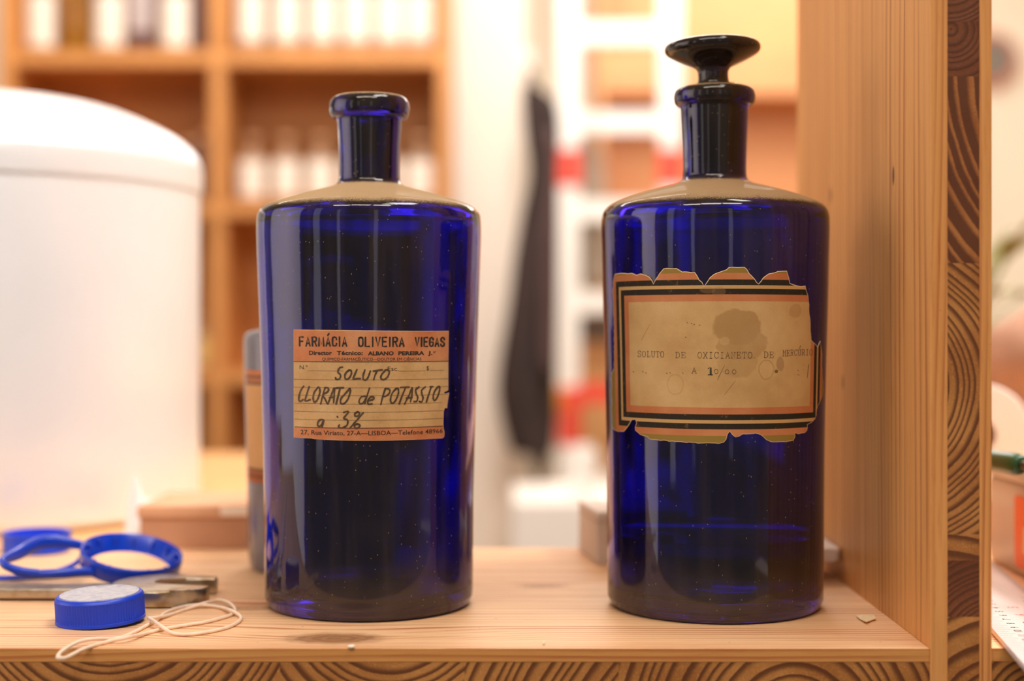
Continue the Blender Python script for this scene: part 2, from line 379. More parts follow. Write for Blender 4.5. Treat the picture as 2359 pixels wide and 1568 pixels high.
# ------------------------------------------------------------------ cobalt bottles
def outward(bm):
    bm.normal_update(); bm.faces.ensure_lookup_table()
    fl = [f for f in bm.faces if f.normal.dot(Vector((f.calc_center_median().x, f.calc_center_median().y, 0))) < 0]
    bmesh.ops.reverse_faces(bm, faces=fl); KEEP.add(id(bm)); return bm
def rprof(prof):
    pts = sorted([(z, r) for r, z in prof])
    def f(z):
        for (z0, r0), (z1, r1) in zip(pts, pts[1:]):
            if z <= z1: return r0+(r1-r0)*max(0, (z-z0))/(z1-z0+1e-9)
        return pts[-1][1]
    return f
class Bottle:
    """the wall of a standing bottle as a surface that paper and ink follow"""
    def __init__(s, xc, yc, wall): s.xc, s.yc, s.r = xc, yc, rprof(wall)
    def hit(s, px, py):
        d = Vector(((px-CX)/F, 1.0, -(py-HY)/F)); r = 0.056; th = z = 0
        for _ in range(6):
            a = d.x**2+1; b = -2*(d.x*s.xc+s.yc); c = s.xc**2+s.yc**2-r*r
            q = b*b-4*a*c
            t = (-b-math.sqrt(max(q, 0)))/(2*a)
            x, y, z = d.x*t-s.xc, t-s.yc, ZE+d.z*t
            th = math.atan2(x, -y); r = s.r(z)
        return th, z
    def flat(s, px, py, pym):
        th, _ = s.hit(px, pym)
        rf = s.r(ZE-(pym-HY)*(s.yc-0.056)/F)
        return th, ZE-(py-HY)*(s.yc-rf)/F
    def co(s, th, z, off):
        r = s.r(z)+off
        return Vector((r*math.sin(th), -r*math.cos(th), z))
    def wrap(s, bm, off):
        """bm holds (theta, z, 0); cut into narrow strips, then bend round the bottle"""
        th = [v.co.x for v in bm.verts]
        a, b = min(th), max(th); n = int((b-a)/0.025)
        for i in range(1, n+1):
            bmesh.ops.bisect_plane(bm, geom=bm.verts[:]+bm.edges[:]+bm.faces[:], dist=1e-7, plane_co=(a+(b-a)*i/(n+1), 0, 0), plane_no=(1, 0, 0))
        zs = [v.co.y for v in bm.verts]; a, b = min(zs), max(zs); n = int((b-a)/0.012)
        for i in range(1, n+1):
            bmesh.ops.bisect_plane(bm, geom=bm.verts[:]+bm.edges[:]+bm.faces[:], dist=1e-7, plane_co=(0, a+(b-a)*i/(n+1), 0), plane_no=(0, 1, 0))
        for v in bm.verts: v.co = s.co(v.co.x, v.co.y, off)
        return outward(bm)

def font_mesh(txt, bold=0.0):
    cu = bpy.data.curves.new('tmp', 'FONT'); cu.body = txt; cu.offset = bold; cu.resolution_u = 2
    o = bpy.data.objects.new('tmp', cu); C.objects.link(o)
    bpy.context.view_layer.update()
    me = bpy.data.meshes.new_from_object(o.evaluated_get(bpy.context.evaluated_depsgraph_get()))
    bpy.data.objects.remove(o); bpy.data.curves.remove(cu)
    return me
_cap = None
def put_text(bm, txt, x0, x1, ytop, ybase, fn, bold=0.0, cap='H'):
    """fit a printed line between picture columns x0..x1, capitals from ytop to ybase; fn maps (px,py) -> (theta,z)"""
    me = font_mesh(txt, bold); h = font_mesh(cap, bold)
    ch = max(v.co.y for v in h.vertices)-min(v.co.y for v in h.vertices)
    a = min(v.co.x for v in me.vertices); b = max(v.co.x for v in me.vertices)
    base = bmesh.new(); base.from_mesh(me)
    vm = {}
    for v in base.verts:
        px = x0+(v.co.x-a)/(b-a)*(x1-x0); py = ybase-(v.co.y+0.0)/ch*(ybase-ytop)
        th, z = fn(px, py); vm[v] = bm.verts.new((th, z, 0))
    for f in base.faces:
        try: bm.faces.new([vm[v] for v in f.verts])
        except ValueError: pass
    base.free(); bpy.data.meshes.remove(me); bpy.data.meshes.remove(h)
def put_stroke(bm, pts, wid, fn, smooth=True):
    """pen stroke of picture width wid through picture points"""
    sp = smooth_prof(pts, 4) if smooth and len(pts) > 2 else list(pts)
    L = []
    for i, p in enumerate(sp):
        a = sp[max(i-1, 0)]; b = sp[min(i+1, len(sp)-1)]
        dx, dy = b[0]-a[0], b[1]-a[1]; n = math.hypot(dx, dy) or 1
        ww = wid*0.5*(1.0+0.18*math.sin(i*1.7+p[0]))
        L.append(((p[0]-dy/n*ww, p[1]+dx/n*ww), (p[0]+dy/n*ww, p[1]-dx/n*ww)))
    vv = [(bm.verts.new((*fn(*a), 0)), bm.verts.new((*fn(*b), 0))) for a, b in L]
    for (a, b), (c, d) in zip(vv, vv[1:]):
        try: bm.faces.new((a, b, d, c))
        except ValueError: pass
    for p in (sp[0], sp[-1]):
        ring = [bm.verts.new((*fn(p[0]+wid*0.5*math.cos(k*PI/3), p[1]+wid*0.5*math.sin(k*PI/3)), 0)) for k in range(6)]
        bm.faces.new(ring)
def put_line(bm, x0, x1, y, wid, fn, dash=None):
    x = x0
    step = dash[0] if dash else (x1-x0)/8
    while x < x1-0.01:
        e = min(x+(step*dash[1] if dash else step), x1)
        q = [bm.verts.new((*fn(a, b), 0)) for a, b in ((x, y-wid/2), (e, y-wid/2), (e, y+wid/2), (x, y+wid/2))]
        bm.faces.new(q); x += step
def label_mesh(B, outline, off, jag=0.0):
    """torn paper: outline in picture points -> bent sheet with a metre UV (arc, height)"""
    bm = bmesh.new(); pts = []
    for i, p in enumerate(outline):
        q = outline[(i+1) % len(outline)]
        n = max(1, int(math.dist(p, q)/6)) if jag else max(1, int(math.dist(p, q)/40))
        for k in range(n):
            t = k/n; x = p[0]+(q[0]-p[0])*t; y = p[1]+(q[1]-p[1])*t
            if jag and k: x += random.uniform(-jag, jag); y += random.uniform(-jag, jag)
            pts.append((x, y))
    vsn = [bm.verts.new((*B.hit(x, y), 0)) for x, y in pts]
    es = [bm.edges.new((vsn[i], vsn[(i+1) % len(vsn)])) for i in range(len(vsn))]
    bmesh.ops.triangle_fill(bm, edges=es, use_beauty=True)
    uvl = bm.loops.layers.uv.new('UVMap')
    for v in bm.verts: v.co = Vector((v.co.x*0.0565, v.co.y, 0))
    rim = bmesh.ops.inset_region(bm, faces=bm.faces[:], thickness=(0.00032 if jag else 0.00016), use_boundary=True, use_even_offset=False)
    for f in rim['faces']: f.material_index = 1
    for v in bm.verts: v.co = Vector((v.co.x/0.0565, v.co.y, 0))
    th = [v.co.x for v in bm.verts]; a, b = min(th), max(th); n = int((b-a)/0.025)
    for i in range(1, n+1):
        bmesh.ops.bisect_plane(bm, geom=bm.verts[:]+bm.edges[:]+bm.faces[:], dist=1e-7, plane_co=(a+(b-a)*i/(n+1), 0, 0), plane_no=(1, 0, 0))
    zs = [v.co.y for v in bm.verts]; a, b = min(zs), max(zs); n = int((b-a)/0.008)
    for i in range(1, n+1):
        bmesh.ops.bisect_plane(bm, geom=bm.verts[:]+bm.edges[:]+bm.faces[:], dist=1e-7, plane_co=(0, a+(b-a)*i/(n+1), 0), plane_no=(0, 1, 0))
    for f in bm.faces:
        for l in f.loops: l[uvl].uv = (l.vert.co.x*0.0565, l.vert.co.y)
    for v in bm.verts: v.co = B.co(v.co.x, v.co.y, off)
    return outward(bm)
def paper(o, th=0.00022):
    m = o.modifiers.new('paper thickness', 'SOLIDIFY'); m.thickness = th; m.offset = -1; m.material_offset_rim = 1
    return o

def shell(outer, inner): return list(outer)+list(inner)

# ---- left bottle, open
wallL = [(.0536, .003), (.0543, .010), (.0545, .05), (.0551, .085), (.0561, .125), (.0573, .160), (.0582, .185), (.0584, .197)]
outL = smooth_prof([(.0, .0022), (.044, .0016), (.0480, .0), (.0515, .0007), (.0536, .0040), (.0543, .010), (.0545, .05), (.0551, .085), (.0561, .125), (.0573, .160), (.0582, .185),
        (.0584, .1965), (.0580, .2020), (.0566, .2050), (.0535, .2075), (.0480, .2096), (.0380, .2128), (.0260, .2160), (.0195, .2178), (.0168, .2195), (.0158, .2230),
        (.0160, .236), (.0167, .248), (.0171, .2528), (.0188, .2533), (.0204, .2552), (.0210, .2585), (.0203, .2622), (.0184, .2644), (.0160, .2650)], 4)
inL = smooth_prof([(.0138, .2640), (.0128, .256), (.0122, .240), (.0118, .222), (.0140, .2165), (.0260, .2118), (.0400, .2076), (.0500, .2040), (.0540, .2000), (.0548, .190), (.0530, .13), (.0512, .05), (.0508, .016), (.0480, .0100), (.035, .0085), (.0, .0090)], 4)
xl = (851.0-CX)/F*.7723; BL = Bottle(xl, .7723, wallL)
bl = thing('glass_bottle', 'open cobalt blue glass bottle with small orange headed handwritten label, no stopper', 'bottle', (xl, .7723, 0.0002), 'cobalt blue pharmacy bottles')
obj('glass_body', lathe(shell(outL, inL), 128), M['glassL'], bl, smooth=True)

def lab1(x, y): return (660+.1913*x, 740+.1913*y)
outline1 = [lab1(*p) for p in [(95, 105), (400, 108), (800, 112), (1200, 118), (1600, 122), (1945, 120), (1940, 500), (1940, 830), (1925, 842), (1890, 858), (1897, 878), (1950, 862), (1945, 900), (1935, 960), (1925, 1050),
    (1900, 1045), (1885, 1090), (1882, 1180), (1880, 1240), (1885, 1300), (1895, 1340), (1890, 1395), (1870, 1412), (1600, 1425), (1200, 1440), (900, 1442), (600, 1435), (330, 1420), (310, 1412), (200, 1408), (95, 1400)]]
def labelL_mat():
    t = NT('pharmacy_label_paper'); uv = t.coord('UV'); co = t.coord(); v = t.sep(uv)[1]
    zf = lambda y: BL.flat(850, y, 880)[1]
    n1 = t.noise(co, 60, 4); n2 = t.noise(co, 900, 3, 0.7)
    cream = t.ramp(n1, [(0.25, srgb(190, 148, 96)), (0.5, srgb(208, 168, 116)), (0.75, srgb(222, 186, 136))])
    orange = t.ramp(n1, [(0.25, srgb(188, 106, 66)), (0.5, srgb(204, 130, 86)), (0.75, srgb(214, 154, 110))])
    band = t.math('ADD', t.math('GREATER_THAN', v, zf(833)), t.math('LESS_THAN', v, zf(987)))
    c = t.mix(band, cream, orange)
    c = t.mix(t.math('MULTIPLY', t.step(n2, 0.45, 0.75), 0.16), c, srgb(140, 96, 58))
    return t.done(t.bsdf(c, 0.75, 0, 0.25, bump=n2, bstr=0.1))
M['labelL'] = labelL_mat()
pl = paper(obj('label', label_mesh(BL, outline1, 0.0005), [M['labelL'], M['torn']], bl, smooth=True))
pl['label'] = 'cream paper label with orange bands'
f1 = lambda ym: (lambda x, y: BL.flat(x, y, ym))
bm = bmesh.new(); fn = f1(880)
def L1(txt, x0, x1, yt, yb, bold=0.0):
    a = lab1(x0, yt); b = lab1(x1, yb); put_text(bm, txt, a[0], b[0], a[1], b[1], fn, bold)
SB = {'F': [[(0, 0), (0, 1), (.9, 1)], [(0, .52), (.75, .52)]], 'A': [[(0, 0), (.5, 1), (1, 0)], [(.22, .28), (.78, .28)]],
 'R': [[(0, 0), (0, 1), (.7, 1), (1, .88), (1, .62), (.7, .5), (0, .5)], [(.55, .5), (1, 0)]], 'M': [[(0, 0), (.08, 1), (.5, .15), (.92, 1), (1, 0)]],
 'C': [[(1, .72), (.92, .93), (.5, 1), (.08, .93), (0, .72), (0, .28), (.08, .07), (.5, 0), (.92, .07), (1, .28)]], 'I': [[(.5, 0), (.5, 1)]],
 'O': [[(.5, 1), (.9, .93), (1, .72), (1, .28), (.9, .07), (.5, 0), (.1, .07), (0, .28), (0, .72), (.1, .93), (.5, 1)]],
 'L': [[(0, 1), (0, 0), (.95, 0)]], 'V': [[(0, 1), (.5, 0), (1, 1)]], 'E': [[(.95, 1), (0, 1), (0, 0), (.95, 0)], [(0, .52), (.8, .52)]],
 'G': [[(1, .74), (.92, .93), (.5, 1), (.08, .93), (0, .72), (0, .28), (.08, .07), (.5, 0), (.9, .07), (1, .25), (1, .48), (.55, .48)]],
 'S': [[(1, .76), (.9, .94), (.5, 1), (.1, .94), (0, .76), (.12, .6), (.88, .4), (1, .24), (.9, .06), (.5, 0), (.1, .06), (0, .24)]]}
def heading(txt, x0, x1, yt, yb):
    wd = [0.30 if ch == 'I' else (1.25 if ch == 'M' else 1.0) for ch in txt]; gap = .62
    u = (x1-x0-22)/(sum(wd)+gap*(len(txt)-1)); x = x0+11
    for ch, w_ in zip(txt, wd):
        acc = ch == 'Á'
        for s_ in SB['A' if acc else ch]:
            put_stroke(bm, [lab1(x+a*w_*u, yb-11-b*(yb-yt-22)) for a, b in s_], 4.0, fn, smooth=False)
        if acc: put_stroke(bm, [lab1(x+.42*u, yt-8), lab1(x+.72*u, yt-30)], 3.6, fn)
        x += (w_+gap)*u
heading('FARMÁCIA', 165, 740, 182, 312); heading('OLIVEIRA', 862, 1415, 186, 316); heading('VIEGAS', 1530, 1892, 190, 318)
L1('Director', 285, 555, 357, 408, 0.03); L1('Técnico:', 612, 920, 357, 408, 0.03); L1('ALBANO', 980, 1287, 362, 411, 0.04); L1('PEREIRA', 1340, 1648, 362, 411, 0.04); L1('J.', 1690, 1745, 362, 411, 0.03); L1('or', 1752, 1786, 352, 392)
L1('QUÍMICO-FARMACÊUTICO—DOUTOR EM CIÊNCIAS', 437, 1615, 443, 478)
L1('N.º', 170, 265, 537, 585); L1('Esc.', 1215, 1345, 550, 602); L1('$', 1677, 1705, 548, 600)
L1('27, Rua Viriato, 27-A—LISBOA—Telefone 48966', 168, 1882, 1322, 1376, 0.008)
x0, x1 = lab1(98, 0)[0], lab1(1938, 0)[0]
yy = lambda y: lab1(0, y)[1]
put_line(bm, x0, x1, yy(492), 1.6, fn); put_line(bm, x0, lab1(1885, 0)[0], yy(1290), 1.4, fn)
for y, xe in ((708, 1938), (805, 1938), (900, 1938), (1000, 1870), (1098, 1880), (1195, 1878)):
    put_line(bm, x0, lab1(xe, 0)[0], yy(y), 0.9, fn, (3.0, 0.72))
for a, b, y in ((270, 690, 602), (1352, 1660, 606), (1712, 1886, 604)): put_line(bm, lab1(a, 0)[0], lab1(b, 0)[0], yy(y), 0.9, fn, (2.4, 0.7))
obj('printed_lettering', BL.wrap(bm, 0.00058), M['ink'], pl)
hand = [[(680, 555), (650, 560), (628, 592), (628, 622), (650, 642), (655, 672), (635, 700), (605, 702), (595, 682)],
 [(760, 590), (720, 622), (705, 672), (725, 702), (760, 682), (785, 632), (780, 597), (760, 590)],
 [(850, 585), (825, 642), (805, 700), (850, 692), (890, 692)], [(945, 590), (925, 652), (925, 697), (950, 710), (980, 682), (1010, 602)],
 [(1045, 602), (1150, 588)], [(1088, 600), (1066, 652), (1050, 706)], [(1190, 590), (1145, 642), (1135, 690), (1170, 706), (1215, 672), (1235, 612), (1212, 590), (1190, 590)],
 [(215, 792), (185, 832), (160, 902), (155, 960), (175, 976), (205, 952)], [(280, 796), (255, 872), (230, 968), (290, 952)],
 [(385, 800), (340, 862), (325, 932), (340, 982), (375, 952), (405, 872), (405, 812), (385, 800)],
 [(470, 802), (445, 882), (415, 1002)], [(470, 802), (510, 812), (500, 852), (445, 892), (470, 945), (492, 992)],
 [(500, 1002), (540, 902), (580, 802), (576, 902), (570, 982)], [(520, 922), (580, 917)], [(600, 806), (690, 802)], [(650, 806), (625, 902), (600, 1002)],
 [(765, 810), (720, 862), (660, 932), (655, 986), (690, 996), (740, 942), (770, 852), (765, 810)],
 [(1000, 806), (970, 902), (945, 992)], [(955, 906), (905, 910), (875, 960), (888, 996), (925, 984), (955, 932)],
 [(985, 962), (1045, 942), (1050, 917), (1012, 915), (980, 962), (985, 1000), (1030, 996)],
 [(1190, 812), (1160, 902), (1135, 1005)], [(1190, 812), (1235, 822), (1240, 862), (1200, 902), (1160, 912)],
 [(1320, 812), (1270, 872), (1250, 952), (1270, 992), (1310, 962), (1345, 872), (1340, 816), (1320, 812)],
 [(1370, 802), (1470, 800)], [(1430, 806), (1390, 902), (1355, 1002)], [(1420, 1002), (1470, 902), (1510, 806), (1505, 902), (1490, 976)], [(1440, 932), (1510, 927)],
 [(1590, 802), (1552, 832), (1557, 882), (1575, 922), (1565, 972), (1530, 976)], [(1665, 802), (1622, 842), (1627, 892), (1640, 932), (1625, 982), (1595, 976)],
 [(1735, 802), (1705, 902), (1680, 986)], [(1722, 803), (1752, 801)], [(1820, 802), (1780, 852), (1760, 922), (1775, 972), (1810, 932), (1835, 852), (1835, 806), (1820, 802)],
 [(445, 1192), (400, 1197), (375, 1242), (385, 1272), (420, 1257), (450, 1197), (430, 1277)],
 [(690, 1100), (750, 1092), (690, 1172), (735, 1192), (730, 1252), (670, 1287), (625, 1277), (637, 1252)],
 [(860, 1092), (826, 1112), (826, 1142), (860, 1142), (880, 1112), (860, 1092)], [(925, 1102), (840, 1202), (765, 1287)], [(850, 1237), (820, 1257), (827, 1287), (860, 1287), (885, 1257), (850, 1237)], [(612, 1152), (618, 1158)]]
bm = bmesh.new()
for s_ in hand: put_stroke(bm, [lab1(*p) for p in s_], 4.0, fn)
obj('handwriting', BL.wrap(bm, 0.00064), M['pen'], pl)

# ---- right bottle, stoppered
wallR = [(.0552, .003), (.0557, .010), (.0559, .05), (.0563, .09), (.0572, .13), (.0580, .160), (.0586, .185), (.0588, .197)]
outR = smooth_prof([(.0, .0022), (.046, .0016), (.0495, .0), (.0530, .0007), (.0552, .0040), (.0557, .010), (.0559, .05), (.0563, .09), (.0572, .13), (.0580, .160), (.0586, .185),
        (.0588, .1965), (.0585, .2020), (.0570, .2055), (.0540, .2080), (.0480, .2107), (.0380, .2140), (.0270, .2170), (.0205, .2188), (.0175, .2208), (.0164, .2245),
        (.0167, .238), (.0174, .252), (.0178, .2588), (.0192, .2594), (.0206, .2610), (.0211, .2640), (.0205, .2668), (.0188, .2684), (.0165, .2688)], 4)
inR = smooth_prof([(.0148, .2680), (.0140, .262), (.0134, .245), (.0126, .225), (.0150, .2180), (.0260, .2130), (.0400, .2088), (.0500, .2052), (.0545, .2010), (.0552, .190), (.0540, .13), (.0527, .05), (.0522, .016), (.0495, .0100), (.035, .0085), (.0, .0090)], 4)
xr = (1646.0-CX)/F*.7683; BR = Bottle(xr, .7683, wallR)
br = thing('glass_bottle', 'cobalt blue glass bottle with wide flared stopper and torn striped label, beside the upright panel', 'bottle', (xr, .7683, 0.0002), 'cobalt blue pharmacy bottles')
obj('glass_body', lathe(shell(outR, inR), 128), M['glassR'], br, smooth=True)
liq = [(.0, .0094), (.035, .0089), (.0478, .0104), (.0505, .0130), (.0518, .0165), (.0522, .030), (.0523, .0385), (.0516, .0379), (.0, .0378)]
def liq_mat():
    t = NT('dark_residue'); co = t.coord()
    return t.done(t.bsdf(t.ramp(t.noise(co, 40, 2), [(.3, (.10, .08, .16, 1)), (.7, (.16, .12, .24, 1))]), .05, Transmission_Weight=1.0, IOR=1.33))
lq = obj('liquid', lathe(liq, 96), liq_mat(), br, smooth=True, angle=60); lq['label'] = 'dark liquid in the lower part'
stp = smooth_prof([(.0, .2290), (.0108, .2290), (.0116, .2330), (.0126, .2600), (.0132, .2688), (.0120, .2700), (.0090, .2702), (.0081, .2722), (.0078, .2752), (.0081, .2775), (.0094, .2793), (.0124, .2808), (.0172, .2830), (.0220, .2855), (.0242, .2872), (.0248, .2891), (.0242, .2909), (.0224, .2921), (.0180, .2927), (.0, .2929)], 4)
st = obj('stopper', lathe([(r_, z_-.262) for r_, z_ in stp], 96), M['stop'], br, smooth=True, loc=(-0.0004, 0, .262)); st.rotation_euler = (0, math.radians(-1.3), 0)
st['label'] = 'dark glass stopper with wide flat flared top'
def lab2(x, y): return (1380+.2933*x, 590+.2933*y)
torn2 = [(130, 145), (180, 135), (230, 140), (260, 135), (300, 150), (330, 140), (370, 150), (400, 165), (420, 190), (432, 220), (445, 190), (465, 160), (490, 125), (510, 100), (560, 98), (610, 97), (640, 115), (655, 125), (700, 125), (755, 130), (775, 160), (790, 190), (810, 205), (825, 238), (845, 210), (870, 170), (900, 145), (950, 125), (1000, 108), (1015, 92), (1060, 88), (1140, 88), (1160, 105), (1180, 140), (1210, 170), (1235, 205), (1250, 220), (1270, 195), (1300, 160), (1330, 140), (1380, 130), (1400, 120), (1470, 118), (1480, 150), (1490, 190), (1495, 215), (1530, 228), (1580, 240), (1615, 235), (1622, 270), (1635, 310), (1640, 360), (1650, 480), (1655, 600), (1660, 660), (1690, 690), (1710, 715), (1725, 680), (1732, 668), (1740, 720), (1745, 800), (1747, 900), (1752, 1000), (1757, 1050), (1750, 1090), (1735, 1130), (1715, 1170), (1705, 1200), (1700, 1250), (1690, 1280), (1660, 1310), (1630, 1325), (1628, 1370), (1610, 1390), (1560, 1400), (1535, 1390), (1535, 1420), (1520, 1450), (1460, 1462), (1350, 1462), (1310, 1445), (1290, 1425), (1250, 1400), (1225, 1395), (1180, 1400), (1130, 1400), (1095, 1420), (1070, 1425), (1045, 1405), (1025, 1378), (1010, 1400), (1000, 1440), (980, 1465), (940, 1475), (800, 1472), (600, 1460), (400, 1440), (385, 1420), (330, 1405), (290, 1370), (288, 1345), (300, 1310), (290, 1285), (260, 1290), (245, 1320), (225, 1350), (200, 1380), (160, 1380), (130, 1370), (110, 1340), (105, 1100), (105, 920), (125, 880), (125, 500), (115, 300), (120, 190)]
outline2 = [lab2(*p) for p in torn2]
def labelR_mat():
    t = NT('striped_label_paper'); uv = t.coord('UV'); co = t.coord(); s = t.sep(uv)
    zf = lambda y: BR.flat(1645, lab2(0, y)[1], 800)[1]
    uf = lambda x: BR.hit(lab2(x, 0)[0], 830)[0]*0.0565
    x0, x1, y0, y1 = uf(247), uf(1655), zf(1192), zf(357)
    d = t.math('MAXIMUM', t.math('MAXIMUM', t.math('SUBTRACT', x0, s[0]), t.math('SUBTRACT', s[0], x1)),
               t.math('MAXIMUM', t.math('SUBTRACT', y0, s[1]), t.math('SUBTRACT', s[1], y1)))
    n1 = t.noise(co, 45, 4); n2 = t.noise(co, 1300, 3, 0.75); n3 = t.noise(co, 260, 4, 0.7)
    cream = t.ramp(n1, [(0.25, srgb(188, 148, 94)), (0.5, srgb(206, 168, 112)), (0.75, srgb(218, 184, 132))])
    orange = t.ramp(n1, [(0.3, srgb(190, 112, 66)), (0.7, srgb(206, 138, 92))])
    q = 0.2933*.7126/F
    black = t.mix(t.math('MULTIPLY', t.step(n3, 0.58, 0.72), 0.6), srgb(44, 38, 28), srgb(128, 96, 56))
    c = cream
    for thr, col in ((0, orange), (54, black), (99, srgb(204, 164, 108)), (126, black), (171, orange), (222, srgb(150, 124, 56))):
        c = t.mix(t.math('GREATER_THAN', d, thr*q), c, col)
    def blob(x, y, rx, ry, strength, col, rim=False):
        nonlocal c
        u0, v0 = uf(x), zf(y)
        dx = t.math('DIVIDE', t.math('SUBTRACT', s[0], u0), rx*q); dy = t.math('DIVIDE', t.math('SUBTRACT', s[1], v0), ry*q)
        r = t.math('SQRT', t.math('ADD', t.math('POWER', dx, 2), t.math('POWER', dy, 2)))
        r = t.math('MULTIPLY_ADD', t.noise(co, 130, 3), 0.7, r)
        m = t.math('MULTIPLY', t.step(r, 1.25, 1.38), t.step(r, 1.52, 1.40)) if rim else t.step(r, 1.42, 1.22)
        c = t.mix(t.math('MULTIPLY', m, strength), c, col)
    st_ = srgb(150, 108, 58)
    big = None
    for x, y, rx, ry in ((1085, 560, 195, 150), (1125, 690, 200, 130), (1080, 830, 165, 130)):
        u0, v0 = uf(x), zf(y)
        dx = t.math('DIVIDE', t.math('SUBTRACT', s[0], u0), rx*q); dy = t.math('DIVIDE', t.math('SUBTRACT', s[1], v0), ry*q)
        r = t.math('SQRT', t.math('ADD', t.math('POWER', dx, 2), t.math('POWER', dy, 2)))
        r = t.math('MULTIPLY_ADD', t.noise(co, 160, 4), 0.6, r)
        m = t.math('MULTIPLY', t.step(r, 1.36, 1.22), 1.0 if y < 600 else (.8 if y < 800 else .5))
        big = m if big is None else t.math('MAXIMUM', big, m)
    c = t.mix(t.math('MULTIPLY', big, 0.5), c, st_)
    blob(985, 670, 40, 36, 0.5, srgb(206, 168, 112))
    blob(600, 1010, 62, 74, 0.25, st_, True); blob(1310, 900, 64, 70, 0.4, st_, True); blob(1420, 850, 36, 62, 0.4, srgb(120, 84, 60)); blob(1390, 910, 18, 16, 0.8, srgb(90, 56, 36))
    blob(1530, 430, 70, 60, 0.3, st_); blob(850, 270, 60, 26, 0.3, srgb(150, 116, 78)); blob(940, 280, 50, 38, 0.3, srgb(150, 116, 78))
    c = t.mix(t.math('MULTIPLY', t.step(n2, 0.5, 0.8), 0.18), c, srgb(140, 100, 60))
    return t.done(t.bsdf(c, 0.72, 0, 0.25, bump=n2, bstr=0.1))
M['labelR'] = labelR_mat()
pr = paper(obj('label', label_mesh(BR, outline2, 0.0005, jag=0.9), [M['labelR'], M['torn']], br, smooth=True))
pr['label'] = 'torn cream label with orange and black frame'
TW = {'S': [[(.88, .78), (.86, 1)], [(.88, .85), (.7, 1), (.3, 1), (.1, .8), (.2, .6), (.8, .4), (.9, .2), (.7, 0), (.3, 0), (.1, .18)], [(.1, .0), (.1, .24)]],
 'O': [[(.5, 1), (.2, .9), (.05, .5), (.2, .1), (.5, 0), (.8, .1), (.95, .5), (.8, .9), (.5, 1)]],
 'L': [[(.08, 1), (.55, 1)], [(.3, 1), (.3, 0)], [(.05, 0), (.92, 0), (.92, .28)]],
 'U': [[(0, 1), (.36, 1)], [(.18, 1), (.18, .3), (.32, .03), (.5, 0), (.68, .03), (.82, .3), (.82, 1)], [(.64, 1), (1, 1)]],
 'T': [[(.05, .72), (.05, 1), (.95, 1), (.95, .72)], [(.5, 1), (.5, 0)], [(.3, 0), (.7, 0)]],
 'D': [[(.03, 1), (.55, 1), (.85, .8), (.93, .5), (.85, .2), (.55, 0), (.03, 0)], [(.2, 1), (.2, 0)]],
 'E': [[(.03, 1), (.9, 1), (.9, .75)], [(.2, 1), (.2, 0)], [(.03, 0), (.92, 0), (.92, .27)], [(.2, .52), (.62, .52)], [(.62, .64), (.62, .4)]],
 'X': [[(.1, 1), (.9, 0)], [(.9, 1), (.1, 0)], [(0, 1), (.28, 1)], [(.72, 1), (1, 1)], [(0, 0), (.28, 0)], [(.72, 0), (1, 0)]],
 'I': [[(.25, 1), (.75, 1)], [(.5, 1), (.5, 0)], [(.25, 0), (.75, 0)]],
 'C': [[(.9, .74), (.7, .98), (.45, 1), (.18, .85), (.07, .5), (.18, .15), (.45, 0), (.7, .03), (.92, .24)], [(.9, .7), (.9, 1)]],
 'A': [[(.5, 1), (.12, 0)], [(.5, 1), (.88, 0)], [(.25, .36), (.75, .36)], [(0, 0), (.28, 0)], [(.72, 0), (1, 0)]],
 'N': [[(.18, 0), (.18, 1), (.82, 0), (.82, 1)], [(0, 0), (.34, 0)], [(.0, 1), (.2, 1)], [(.66, 1), (1, 1)]],
 'M': [[(.14, 0), (.14, 1), (.5, .35), (.86, 1), (.86, 0)], [(0, 0), (.3, 0)], [(.7, 0), (1, 0)], [(0, 1), (.16, 1)], [(.84, 1), (1, 1)]],
 'R': [[(.03, 1), (.6, 1), (.85, .85), (.85, .65), (.6, .5), (.2, .5)], [(.2, 1), (.2, 0)], [(.03, 0), (.38, 0)], [(.55, .5), (.82, 0), (1, 0)]],
 '.': [[(.1, 0.04), (.25, 0.04)]]}
fn = lambda x, y: BR.flat(x, y, 830)
bm = bmesh.new()
def typed(txt, x0, x1, ytop, h, slope=0.0, wid=1.25):
    n = len(txt); pitch = (x1-x0)/(n-0.2)
    for i, ch in enumerate(txt):
        if ch == ' ': continue
        acc = ch == 'Ú'; base = TW['U' if acc else ch]
        dy = random.uniform(-1.2, 1.2)
        for s_ in base:
            pts = [lab2(x0+pitch*(i+0.8*u), ytop+slope*i+dy+(1-v)*h) for u, v in s_]
            put_stroke(bm, pts, wid*random.uniform(.85, 1.15), fn, smooth=len(pts) > 5)
        if acc: put_stroke(bm, [lab2(x0+pitch*(i+.35), ytop-12), lab2(x0+pitch*(i+.6), ytop-34)], 1.5, fn)
typed('SOLUTO', 310, 515, 752, 46); typed('DE', 603, 683, 757, 44); typed('OXICIANETO', 775, 1200, 757, 47); typed('.', 1212, 1240, 757, 44)
typed('DE', 1290, 1367, 755, 46); typed('MERCÚRIO', 1437, 1668, 742, 46, -0.8)
typed('A', 728, 768, 878, 44)
for c_ in ((920, 908), (1005, 910), (1060, 910)):
    put_stroke(bm, [lab2(c_[0]+15*math.cos(a), c_[1]+17*math.sin(a)) for a in [k*PI/4 for k in range(9)]], 1.1, fn)
put_stroke(bm, [lab2(985, 858), lab2(930, 972)], 0.9, fn)
for x, y in ((276, 920), (348, 916), (372, 926), (535, 926), (560, 922), (660, 922), (698, 525), (730, 531), (750, 538), (792, 544), (685, 640), (1558, 905), (1562, 940)):
    put_stroke(bm, [lab2(x-4, y-3), lab2(x+4, y+3)], 1.4, fn)
